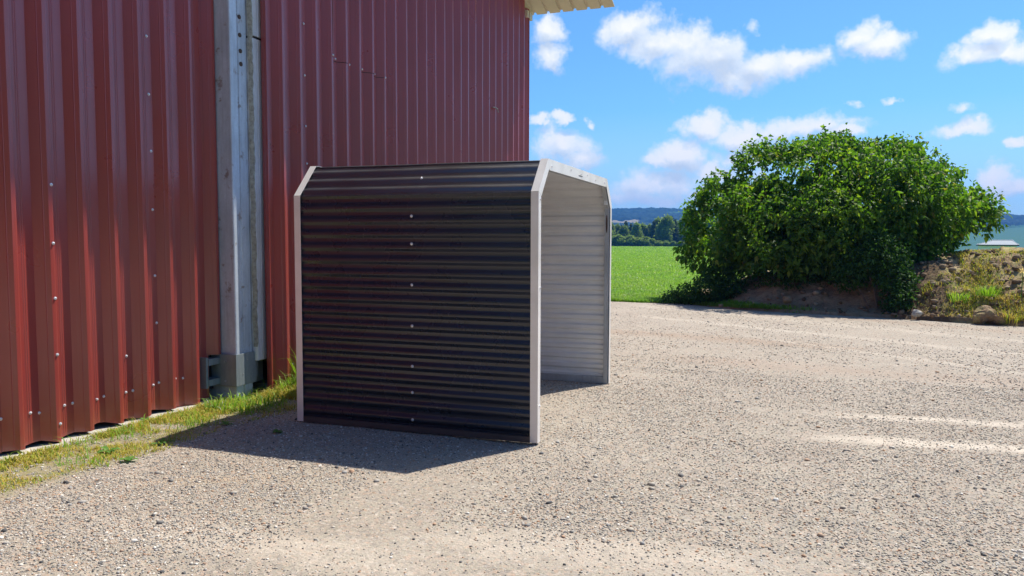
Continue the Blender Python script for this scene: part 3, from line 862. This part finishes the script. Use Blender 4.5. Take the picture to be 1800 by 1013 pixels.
for (px0, py0, px1, py1, px2, py2, r) in [(1528,500,1540,430,1570,340,.085),(1515,500,1512,430,1490,330,.07),(1530,500,1580,420,1640,360,.06),(1420,520,1400,440,1370,340,.07),(1440,520,1450,420,1440,300,.06),(1350,520,1330,450,1290,370,.05),(1300,520,1285,470,1250,420,.04),(1600,470,1640,440,1690,385,.045),(1560,500,1600,430,1600,330,.05)]:
    fr = -1.55 if len(LB) < 3 else -.4
    a, b, c = bl(px0, py0, fr), bl(px1, py1, fr-.1), bl(px2, py2, fr*.4)
    pts = [a, a.lerp(b, .5)+Vector((.05, 0, .02)), b, b.lerp(c, .5)+Vector((-.06, .03, 0)), c]
    LB.append(limb(pts, r, r*.35))
    e = b.lerp(c, .3); g = e+Vector((random.uniform(-.7, .7), random.uniform(-.6, .3), random.uniform(.4, .8)))
    LB.append(limb([e, e.lerp(g, .5)+Vector((.04, 0, .05)), g], r*.5, r*.2))
v, f = join_data(LB); mesh_obj('trunk', v, f, M['bark'], shrub, smooth=True)

def small_shrub(name, px, py, Y, clumps, n, label, leafsize=.08, mat='leafdark', cat='shrub', per=6, z=None, twigs=8):
    b = at_y(px, py, Y)
    root = empty(name, b); tag(root, label, cat)
    s = b.y/FPX
    cl = [((dx*s, dy, -dz*s), (r*s, r*s*.9, r*s*q)) for dx, dz, dy, r, q in clumps]
    P, d = crown_points(cl, n, .35); Q, DD = sprigs(P, d, per, leafsize*2)
    V, F = leaf_cloud(Q, DD, leafsize*(.7+.6*RS.rand(len(Q))), .5, .4)
    np_mesh('foliage', V, F, M[mat], root)
    parts = []
    for k in range(twigs):
        c = random.choice(cl)[0]
        e = Vector(c)+Vector((random.uniform(-.1, .1), random.uniform(-.1, .1), random.uniform(0, .1)))
        parts.append(limb([Vector((e.x*.35, 0, -.1)), Vector((e.x*.6, e.y*.5, e.z*.5)), e], .018, .007))
    v, f = join_data(parts); mesh_obj('stem', v, f, M['bark'], root)
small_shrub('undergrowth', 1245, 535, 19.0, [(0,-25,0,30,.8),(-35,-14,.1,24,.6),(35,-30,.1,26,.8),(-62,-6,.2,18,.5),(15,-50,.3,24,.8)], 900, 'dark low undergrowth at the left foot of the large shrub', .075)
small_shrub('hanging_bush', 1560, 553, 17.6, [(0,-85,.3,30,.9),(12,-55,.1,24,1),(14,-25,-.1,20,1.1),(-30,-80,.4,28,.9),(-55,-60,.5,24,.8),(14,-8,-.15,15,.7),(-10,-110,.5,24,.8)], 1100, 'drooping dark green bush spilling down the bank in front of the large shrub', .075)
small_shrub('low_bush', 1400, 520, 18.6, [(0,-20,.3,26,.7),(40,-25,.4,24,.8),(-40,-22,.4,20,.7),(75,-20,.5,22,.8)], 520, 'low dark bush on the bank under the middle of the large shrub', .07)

# ------------------------------------------------------------------ soil bank and heap
HX = np.array([-3.2, -2.0, -1.5, -1.0, 0., 1.2, 1.9, 2.3, 2.9, 3.4, 4.2, 6, 9, 12, 16]); HH = np.array([0, .10, .35, .62, .75, .76, .80, 1.02, 1.22, 1.27, 1.32, 1.45, 1.4, .9, 0])
def soil_h(x, y):
    e = edge_y(x)+.12*(fbm(x*1.3, x*0+1, 3, 77)-.5)
    t = y-e
    steep = np.interp(x, [1.5, 2.0, 2.8, 3.4], [1.6, 1.5, 1.7, 2.5])
    h = np.interp(x, HX, HH)*np.clip(smooth01(-.02, 1, t/steep)*.92+.08*(t > 0), 0, 1)
    h = h*(1-smooth01(5.5, 8.5, t))
    wx = x*.8+y*.6+.35*fbm(x*2, y*2, 3, 5); wy = y*.8-x*.6+.35*fbm(x*2+9, y*2, 3, 6)
    n = fbm(wx*1.1, wy*1.1, 4, 31)-.5; n2 = fbm(wx*3.6, wy*3.6, 5, 57)-.5
    env = smooth01(0, .6, t)*np.clip(np.interp(x, HX, HH)*1.4, 0, 1)
    rid = np.abs(fbm(wx*2.2, wy*2.2, 3, 91)-.5)
    return np.where(t > 0, h+env*(.46*n+.13*n2+.08*rid), -.08)
def build_soil():
    xs = np.arange(-3.2, 13, .045); ts = np.concatenate([np.arange(-.05, 3.4, .045), np.arange(3.5, 9, .25)])
    X, T = np.meshgrid(xs, ts); Y = edge_y(X)+T
    Z = soil_h(X, Y)+.02*(RS.rand(*X.shape)-.5)*(T > .1)
    V = np.stack([X.ravel(), Y.ravel(), Z.ravel()], 1); n, m = X.shape
    i, j = np.meshgrid(np.arange(n-1), np.arange(m-1), indexing='ij')
    F = np.stack([i*m+j, i*m+j+1, (i+1)*m+j+1, (i+1)*m+j], -1).reshape(-1, 4)
    tag(np_mesh('soil_bank', V, F, M['soil'], smooth=False), 'bank of dug brown soil along the yard edge', kind='structure')
build_soil()
def scatter_clods():
    n = 7000
    x = -2+RS.rand(n)*9; t = RS.rand(n)**1.2*3.2; y = edge_y(x)+t
    k = RS.rand(n) < np.where(x > 1.8, 1, .35)
    x, y = x[k], y[k]; s = .008+.075*RS.rand(len(x))**9
    P = np.stack([x, y, soil_h(x, y)+s*.25], 1)
    V, F = scatter_stones(P, s, .75)
    tag(np_mesh('soil_clods', V, F, M['clods']), 'crumbled soil clods over the bank', kind='stuff')
scatter_clods()
def heap_grass():
    n = 52000
    x = 2.2+RS.rand(n)*5; t = .02+RS.rand(n)*3.0; y = edge_y(x)+t
    dn = fbm(x*1.7, y*1.7, 3, 63)
    k = (RS.rand(n) < np.clip((dn-.38)*4, .08, 1)) & (x > 2.35+.9*smooth01(.5, 1.6, t))
    x, y = x[k], y[k]
    P = np.stack([x, y, soil_h(x, y)-.01], 1)
    V, F = blades(P, .03+.11*RS.rand(len(x))**2, .007+.007*RS.rand(len(x)), .5+1.0*RS.rand(len(x)))
    tag(np_mesh('bank_grass', V, F, M['blades']), 'patchy yellow-green grass growing on the soil heap', kind='stuff')
heap_grass()
def fringe():
    n = 11000
    x = -5.5+RS.rand(n)*6.0; k = RS.rand(n) < np.interp(x, [-5, -1.2, -.3, .5], [1, .8, .35, 0])*np.clip(fbm(x*2, x*0, 3, 8)*1.6, 0, 1); x = x[k]; n = len(x)
    y = edge_y(x)+.02+RS.rand(n)**1.5*np.interp(x, [-5, -2.0, -1.2, .5], [1.2, .8, .3, .15])
    P = np.stack([x, y, np.maximum(soil_h(x, y), -.02)], 1)
    V, F = blades(P, .04+.10*RS.rand(n), .008+.008*RS.rand(n), .4+.8*RS.rand(n))
    tag(np_mesh('edge_grass', V, F, M['greenblades']), 'green grass fringe along the far edge of the gravel', kind='stuff')
fringe()
def meadow():
    n = 300000
    r = 18.5*np.exp(RS.rand(n)*math.log(235/18.5)); az = np.radians(-24+RS.rand(n)*26)
    x = r*np.sin(az); y = r*np.cos(az); k = y > edge_y(x)+.03; x, y, r = x[k], y[k], r[k]
    P = np.stack([x, y, terrain_z(x, y)-.04], 1)
    sc = (r/20)**.8
    V, F = blades(P, (.07+.11*RS.rand(len(x)))*sc**.3, (.012+.014*RS.rand(len(x)))*sc, .5+1.0*RS.rand(len(x)))
    tag(np_mesh('meadow_grass', V, F, M['greenblades']), 'bright green meadow grass beyond the yard', kind='stuff')
meadow()
tuft('grass_tuft', 3.05, 17.35, 130, .30, .7, M['greenblades'], 'lush green tuft low on the soil heap right of the dark cut', 'grass tuft', z=.35, w=.014)
tuft('grass_tuft', 3.55, 17.3, 110, .28, .6, M['greenblades'], 'green tuft on the soil heap above the brown clods', 'grass tuft', z=.5, w=.014)
q = at_y(1775, 560, 16.65); tuft('grass_tuft', q.x, q.y, 150, .30, .7, M['blades'], 'yellow-green tuft beside the brown clods at the foot of the soil heap', 'grass tuft', z=.05, w=.014)

def rock(name, px, py, Y, s, mat, label, cat, flat=.8):
    p = at_y(px, py, Y)
    bm = bmesh.new(); bmesh.ops.create_icosphere(bm, subdivisions=3, radius=1)
    sd = random.random()*50
    for v_ in bm.verts:
        c = v_.co
        n = float(fbm(np.array(c.x*1.3+sd), np.array(c.y*1.3+c.z*1.7), 3, 5))-.5
        v_.co = Vector((c.x*s, c.y*s*.8, c.z*s*flat))*(1+.9*n)
    me = bpy.data.meshes.new(name); bm.to_mesh(me); bm.free()
    o = link(name, me, mat, loc=(p.x, p.y, p.z)); return tag(o, label, cat)
rock('boulder', 1611, 551, 16.95, .085, M['concrete'], 'pale round stone at the foot of the dark soil cut', 'stone')
rock('soil_clod', 1731, 556, 16.6, .20, M['soil'], 'large reddish-brown clod at the foot of the heap, the left one of the touching pair', 'clod')
rock('soil_clod', 1757, 561, 16.55, .15, M['soil'], 'reddish-brown clod touching the larger clod on its left', 'clod')
rock('soil_clod', 1385, 528, 18.0, .10, M['soil'], 'pinkish clod of earth on the shaded bank under the shrub', 'clod')
# yellow flower at the right edge of the heap
def flower():
    p = at_y(1797, 476, 17.0)
    root = empty('yellow_flower', (p.x, p.y, p.z-.35)); tag(root, 'yellow flowering weed on the sunlit soil heap', 'flower')
    v, f = tube_data([(0, 0, -.15), (.01, 0, .2), (0, 0, .35)], [.008, .006, .004], 6); mesh_obj('stem', v, f, M['weedleaf'], root)
    V, F = [], []
    for k in range(9):
        a = 2*math.pi*k/9; d_ = Vector((math.cos(a), math.sin(a)*.6, .5*math.sin(a))); b = len(V); s_ = Vector((-d_.y, d_.x, 0))*.25
        c = Vector((0, 0, .35)); V += [c, c+(d_*.06+s_*.07), c+d_*.10, c+(d_*.06-s_*.07)]; F.append((b, b+1, b+2, b+3))
    mesh_obj('petals', V, F, M['yellow'], root)
flower()

# ------------------------------------------------------------------ far tree row, hills, farm building
def tree_proto(name, kind, h, w, label, group):
    root = empty(name); tag(root, label, 'tree', group)
    n = 2200
    if kind == 'conifer':
        z = RS.rand(n)**.9; rad = w*(1-z)**.9*(.35+.65*RS.rand(n))*(1+.45*np.sin(z*42)); a = RS.rand(n)*2*np.pi
        P = np.stack([rad*np.cos(a), rad*np.sin(a), .08*h+z*h*.92], 1); d = np.stack([np.cos(a), np.sin(a), -.5+0*a], 1)+.4*RS.randn(n, 3)
        V, F = leaf_cloud(P, d, .32+.3*RS.rand(n), .6, .3); mat = M['conifer']
    else:
        cl = []
        for k in range(11):
            t = RS.rand(); a = RS.rand()*6.28; q = w*.62*math.sin(math.pi*min(1, .25+t*.75))
            lo = .10 if kind == 'lowbroad' else .26
            cl.append(((q*math.cos(a), q*math.sin(a), h*(lo+(.86-lo)*t)), (w*.42, w*.42, h*.17)))
        P, d = crown_points(cl, n, .5); V, F = leaf_cloud(P, d+.8*RS.randn(n, 3), .30+.3*RS.rand(n), .7, .3); mat = M['broad']
    np_mesh('crown', V, F, mat, root)
    v, f = tube_data([(0, 0, -.4), (.05, 0, h*.4), (0, .05, h*.85)], [.02*h, .014*h, .005*h], 6); mesh_obj('trunk', v, f, M['bark'], root)
    return root
def dup(root, loc, rz, sc):
    r = root.copy(); COL.objects.link(r); r.location = loc; r.rotation_euler = (0, 0, rz); r.scale = sc
    for ch in list(root.children):
        c = ch.copy(); COL.objects.link(c); c.parent = r
    return r
GR = 'trees in the row beyond the meadow'
protos = dict(
    c=tree_proto('conifer_tree', 'conifer', 9.0, 2.5, 'dark pointed conifer in the far tree row beyond the green meadow', 'conifers in the far tree row'),
    b=tree_proto('broadleaf_tree', 'broad', 8.5, 2.3, 'grey-green tall broadleaf tree in the far tree row beyond the meadow', 'broadleaf trees in the far tree row'),
    s=tree_proto('bush', 'lowbroad', 3.4, 2.1, 'light green rounded bush along the far edge of the meadow', 'bushes along the far meadow edge'))
for o in (protos['s'],): o['category'] = 'bush'
spots = [('c',1068,398),('c',1083,404),('c',1100,389),('c',1093,396),('c',1119,399),('b',1112,405),('b',1130,408),('b',1143,396),('c',1150,388),('b',1158,385),('b',1167,386),('c',1166,392),('b',1178,392),('c',1186,386),('b',1193,398),('b',1201,384),('b',1210,378),('b',1220,380),('b',1231,383),('c',1240,388),('b',1252,384),('b',1268,386),('c',1284,388),('b',1300,384),('b',1320,388),('b',1072,404),('c',1109,393),('b',1124,397),('c',1137,401),('b',1150,399),('b',1172,381),('c',1179,380),('b',1189,390),('c',1214,375),('b',1205,392),('b',1226,374),('b',1245,378),('b',1090,410),('b',1050,396),('c',1036,400),
         ('s',1062,417),('s',1075,419),('s',1087,415),('s',1098,418),('s',1109,416),('s',1122,419),('s',1134,418),('s',1146,421),('s',1158,424),('s',1171,424),('s',1184,425),('s',1197,425),('s',1211,424),('s',1226,425),('s',1243,424)]
spots += [('b', 1064+11*i, 401-(i*7) % 9) for i in range(16)]
used = set()
for i, (k, px, py) in enumerate(spots):
    r = (238 if k == 's' else 246+((i*37) % 5)*3)
    base = at_r(px, 419, r); gz = float(terrain_z(np.array(base.x), np.array(base.y)))-.1
    topz = at_r(px, py, r).z; hh = {'c': 9.0, 'b': 8.2, 's': 3.2}[k]; sc = (topz-gz)/hh
    w = random.uniform(.85, 1.2)*(1.0 if k != 's' else 1.25)
    if k not in used:
        used.add(k); o = protos[k]; o.location = (base.x, base.y, gz); o.scale = (sc*w, sc*w, sc); o.rotation_euler = (0, 0, random.random()*6)
    else: dup(protos[k], (base.x, base.y, gz), random.random()*6.28, (sc*w, sc*w, sc))

RIDGE_PX = np.array([600, 900, 1075, 1100, 1130, 1170, 1200, 1230, 1400, 1600, 1740, 1760, 1780, 1800, 2000, 2300]); RIDGE_PY = np.array([366, 365, 368, 367, 366.5, 366, 369, 371, 380, 376, 373.5, 374, 375.5, 378, 380, 384])
def build_hills():
    az = np.radians(np.arange(-46, 34, .07)); r = np.concatenate([np.linspace(880, 1500, 90), np.linspace(1510, 1860, 60), np.linspace(1880, 2300, 14)])
    A, Rr = np.meshgrid(az, r)
    px = 900+FPX*np.tan(A+YAW)
    top = (419-np.interp(px, RIDGE_PX, RIDGE_PY))/FPX*1800/np.cos(A+YAW)**-1
    top = (419-np.interp(px, RIDGE_PX, RIDGE_PY))/FPX*1800*np.cos(A+YAW)
    base = np.where(np.degrees(A) > 7.5, -11.8, -5.8)-1.0
    t = smooth01(900, 1800, Rr); t = .55*t+.45*np.clip((Rr-900)/900, 0, 1)
    back = 1-.5*smooth01(1800, 2300, Rr)
    X = Rr*np.sin(A); Y = Rr*np.cos(A)
    ground = base+(top-base-5)*t*back
    can = 7*fbm(X*.06, Y*.06, 3, 13)+5*vnoise(X*.16, Y*.16, 71)
    # open fields on the slope: tan stubble at left, green pasture
    el = np.degrees(np.arctan2(ground-CAM_Z, Rr))
    py = 419-np.tan(np.radians(el))*FPX/np.cos(A+YAW)
    tan = (px > 1040) & (px < 1118+6*np.sin(Rr*.02)) & (py > 390+.06*np.maximum(0, 1110-px)*0+(1118-px)*.04) & (py < 398-.0*px)
    grn = ((px > 1170) & (px < 1201) & (py > 375) & (py < 379))
    grn |= (px > 1640) & (py > 398+3*np.sin(px*.03))
    brn = (px > 1752) & (py > 402) & (py < 407)
    patch = np.where(tan, 1.0, np.where(grn, -1.0, 0.0))
    Z = ground+np.where(patch != 0, 0, can)
    V = np.stack([X.ravel(), Y.ravel(), Z.ravel()], 1); n, m = X.shape
    i, j = np.meshgrid(np.arange(n-1), np.arange(m-1), indexing='ij')
    F = np.stack([i*m+j, i*m+j+1, (i+1)*m+j+1, (i+1)*m+j], -1).reshape(-1, 4)
    o = np_mesh('hills', V, F, M['hill'], smooth=False)
    at = o.data.attributes.new('patch', 'FLOAT', 'POINT'); at.data.foreach_set('value', patch.ravel().astype(np.float32))
    tag(o, 'wooded blue hills along the horizon', kind='structure')
build_hills()

def added_wood_edge():  # unseen trees behind the camera, added to darken what the metal reflects
    cl = []
    for i in range(34):
        x = -34+i*2.3+random.uniform(-.6, .6); h = random.uniform(13, 17)
        for q in range(3): cl.append(((x, -27+random.uniform(-2, 2), h*(.25+.28*q)), (2.6, 2.2, h*.2)))
    P, d = crown_points(cl, 16000, .6); V, F = leaf_cloud(P, d+.6*RS.randn(len(P), 3), .7+.6*RS.rand(len(P)), .7, .3)
    tag(np_mesh('added_woodland', V, F, M['leafdark']), 'unseen wood behind the viewer, added to darken reflections and sky fill', kind='stuff')
added_wood_edge()
def farm():
    r = 150.0
    c = at_r(1757, 430, r); gz = float(terrain_z(np.array(c.x), np.array(c.y)))
    ang = math.atan2(c.x, c.y)
    root = empty('farm_building', (c.x, c.y, gz), -ang); tag(root, 'white low farm building partly hidden behind the soil heap', 'building')
    ht = at_r(1757, 431, r).z-gz; rt = at_r(1757, 422.5, r).z-gz
    box('wall', (-3.0, 0, -.5), (2.4, 6, ht), M['white'], root)
    V = [(-3.3, -.4, ht+.02), (2.7, -.4, ht+.02), (2.7, 6.4, ht+.02), (-3.3, 6.4, ht+.02), (-1.0, 3, rt), (1.8, 3, rt)]
    F = [(0, 1, 5, 4), (1, 2, 5), (2, 3, 4, 5), (3, 0, 4)]
    mesh_obj('roof', V, F, M['farmroof'], root)
    v, f = join_data([tube_data([(-3.3, -.45, ht+.05), (-1.0, 2.9, rt+.03), (1.8, 2.9, rt+.03), (2.7, -.45, ht+.05)], .05, 6)])
    mesh_obj('roof_trim', v, f, M['white'], root)
    box('fascia', (-3.3, -.46, ht-.12), (2.7, -.401, ht+.06), M['dark'], root)
farm()

# ------------------------------------------------------------------ haze
hz = NT('air_haze'); hz.n.remove(hz.bsdf)
vp = hz.add('ShaderNodeVolumePrincipled'); vp.inputs['Color'].default_value = (.06, .33, 1.0, 1); vp.inputs['Density'].default_value = .00031; vp.inputs['Anisotropy'].default_value = 0.0
hz.l.new(vp.outputs[0], hz.out.inputs['Volume'])
v, f = box_data((-2450, -2450, -16), (2450, 2450, 112))
tag(mesh_obj('haze', v, f, hz.m), 'thin blue air over the land', kind='stuff')

# ------------------------------------------------------------------ sky, clouds, sun
w = bpy.data.worlds.new('World'); scene.world = w; w.use_nodes = True
class WT(NT):
    def __init__(self, tree): self.t = tree; self.n = tree.nodes; self.l = tree.links
k = WT(w.node_tree)
bg = k.n['Background']
sky = k.add('ShaderNodeTexSky', sky_type='NISHITA'); sky.sun_disc = False
el = math.asin(SUN.z); sky.sun_elevation = el; sky.sun_rotation = math.atan2(SUN.x, SUN.y)
sky.air_density = 1.0; sky.dust_density = .7; sky.ozone_density = 2.2; sky.altitude = 300
tc = k.add('ShaderNodeTexCoord').outputs['Generated']
# billowing: displace the lookup direction with noise
nz1 = k.add('ShaderNodeTexNoise'); k.l.new(tc, nz1.inputs['Vector']); nz1.inputs['Scale'].default_value = 14; nz1.inputs['Detail'].default_value = 5; nz1.inputs['Roughness'].default_value = .6
sep = k.add('ShaderNodeSeparateXYZ'); k.l.new(tc, sep.inputs[0])
azn = k.math('ARCTAN2', sep.outputs[0], sep.outputs[1]); eln = k.math('ARCSINE', sep.outputs[2])
sc_ = k.add('ShaderNodeSeparateColor'); k.l.new(nz1.outputs['Color'], sc_.inputs[0])
azw = k.math('ADD', azn, k.math('MULTIPLY', k.math('SUBTRACT', sc_.outputs[0], .5), .085))
elw = k.math('ADD', eln, k.math('MULTIPLY', k.math('SUBTRACT', sc_.outputs[1], .5), .06))
fine = k.noise(tc, 30, 7, .62); mid = k.noise(tc, 9, 4, .6)
def direction(px, py):
    d_ = ray(px, py); return math.atan2(d_.x, d_.y), math.asin(d_.z/d_.length)
CLOUDS = [(1120,55,65,42,1),(1170,80,95,50,1),(1250,105,115,48,1),(1335,110,115,42,1),(1405,108,55,34,1),(1275,135,80,28,.9),
          (1505,62,48,28,1),(1545,80,66,24,1),(1740,62,46,30,1),(1725,95,76,28,1),(1780,90,40,30,1),(965,55,42,30,.9),(965,100,36,26,.9),(1330,42,34,16,.35),
          (1225,225,50,26,1),(1310,238,110,24,1),(1420,228,95,22,1),(1480,238,40,14,.9),(985,262,62,34,1),(1010,285,50,20,1),(1195,280,54,28,1),(1170,290,40,18,.9),
          (1675,238,60,15,.9),(1675,202,36,13,.45),(1790,248,26,10,.8),(990,214,32,10,.8),(1048,217,22,10,.7),(1565,175,16,8,.4),(1510,188,14,8,.45),(1765,308,50,24,.85),(1800,330,70,26,.8),
          (1150,330,110,28,.8),(1260,312,80,26,.75),(1120,350,120,18,.7),(1240,345,90,18,.7),(940,215,24,12,.6),(1700,340,90,20,.6),(1300,280,60,22,.6)]
ev = k.add('ShaderNodeCombineXYZ'); k.l.new(azn, ev.inputs[0]); k.l.new(eln, ev.inputs[1])
cv = k.add('ShaderNodeCombineXYZ'); k.l.new(azw, cv.inputs[0]); k.l.new(elw, cv.inputs[1])
cu = k.add('ShaderNodeCombineXYZ'); k.l.new(azw, cu.inputs[0]); k.l.new(k.math('ADD', elw, .016), cu.inputs[1])
def blob(vec, c, r, z):
    ma = k.add('ShaderNodeVectorMath', operation='MULTIPLY_ADD'); k.l.new(vec.outputs[0], ma.inputs[0])
    ma.inputs[1].default_value = (1/r[0], 1/r[1], 0); ma.inputs[2].default_value = (-c[0]/r[0], -c[1]/r[1], z)
    ln = k.add('ShaderNodeVectorMath', operation='LENGTH'); k.l.new(ma.outputs[0], ln.inputs[0]); return ln.outputs['Value']
def field(vec):
    acc = None
    for px, py, rx, ry, s in CLOUDS:
        a0, e0 = direction(px, py); a1, e1 = direction(px+rx, py); a2, e2 = direction(px, py-ry)
        b = blob(vec, (a0, e0), (abs(a1-a0)*1.12, abs(e2-e0)*1.18), (1-s)*1.15)
        acc = b if acc is None else k.math('MINIMUM', acc, b)
    return acc
d0 = k.math('SUBTRACT', 1.0, k.math('MINIMUM', field(cv), 2.0)); d1 = k.math('SUBTRACT', 1.0, k.math('MINIMUM', field(cu), 2.0))
# scattered clouds over the rest of the sky (above and behind the photographed part)
outm = k.math('ADD', k.math('MULTIPLY', k.math('SUBTRACT', eln, .38), 6.0, clamp=True), k.math('MULTIPLY', k.math('SUBTRACT', k.math('ABSOLUTE', k.math('ADD', azn, .3)), .75), 4.0, clamp=True), clamp=True)
gen = k.math('SUBTRACT', k.math('MULTIPLY', k.noise(tc, 3.2, 3, .5), 2.6), 1.62)
gen = k.math('SUBTRACT', gen, k.math('MULTIPLY', k.math('SUBTRACT', 1.0, outm), 2.5))
gen = k.math('SUBTRACT', gen, k.math('MULTIPLY', sep.outputs[1], -2.0, clamp=True))
nearsun = k.math('SUBTRACT', 1.0, blob(ev, (.30, .98), (.95, .30), 0))  # unseen bright cloud round the sun, added to light up roof panel reflections
dens = k.math('MAXIMUM', k.math('MAXIMUM', d0, gen), nearsun)
hgt = k.math('SUBTRACT', d0, d1)
dn = k.math('ADD', dens, k.math('ADD', k.math('MULTIPLY', k.math('SUBTRACT', fine, .5), 1.6), k.math('MULTIPLY', k.math('SUBTRACT', mid, .5), .55)))
alpha = k.ramp(dn, [(-.0, 0.), (.18, .25), (.48, .84), (.85, 1.)])
shade = k.math('ADD', k.math('MULTIPLY', hgt, .75), k.math('MULTIPLY', k.math('SUBTRACT', k.noise(tc, 20, 6, .6), .5), 1.3))
core = k.ramp(dens, [(.25, 0.), (.75, 1.)])
shade = k.math('SUBTRACT', shade, k.math('MULTIPLY', core, .22))
cc = k.ramp(k.math('ADD', shade, .5), [(.10, (4.2, 4.8, 5.6)), (.42, (5.4, 5.9, 6.4)), (.66, (6.75, 6.8, 6.85))])
# clouds glow where the sun shines through them from behind
dt = k.add('ShaderNodeVectorMath', operation='DOT_PRODUCT'); k.l.new(tc, dt.inputs[0]); dt.inputs[1].default_value = tuple(SUN)
glow = k.math('ADD', 1.0, k.math('MULTIPLY', k.math('POWER', k.math('MAXIMUM', dt.outputs['Value'], 0.0), 9.0), 2.2))
gv = k.add('ShaderNodeVectorMath', operation='SCALE'); k.l.new(cc, gv.inputs[0]); k.l.new(glow, gv.inputs['Scale']); cc = gv.outputs[0]
tint = k.mix(1.0, sky.outputs[0], (.475, .825, 1.10), 'MULTIPLY')
low = k.math('MULTIPLY', k.math('SUBTRACT', 1.0, k.math('DIVIDE', k.math('MAXIMUM', eln, 0.0), .16), clamp=True), .55)
tint = k.mix(low, tint, (4.6, 5.6, 6.5))
colr = k.mix(alpha, tint, cc)
k.l.new(colr, bg.inputs[0]); bg.inputs[1].default_value = .087
w.cycles.sampling_method = 'MANUAL'; w.cycles.sample_map_resolution = 256

sun = bpy.data.lights.new('sun', 'SUN'); sun.energy = 3.9; sun.angle = R(.53); sun.color = (1.0, .935, .82)
so = bpy.data.objects.new('sun', sun); COL.objects.link(so); so.rotation_euler = (-SUN).to_track_quat('-Z', 'Y').to_euler(); so.location = (10, 10, 30)

vs = scene.view_settings; vs.view_transform = 'Standard'; vs.look = 'None'; vs.gamma = 1; vs.use_curve_mapping = False; vs.exposure = 0.86
scene.cycles.volume_bounces = 0; scene.cycles.max_bounces = 8; scene.cycles.transparent_max_bounces = 8
scene.cycles.use_denoising = True
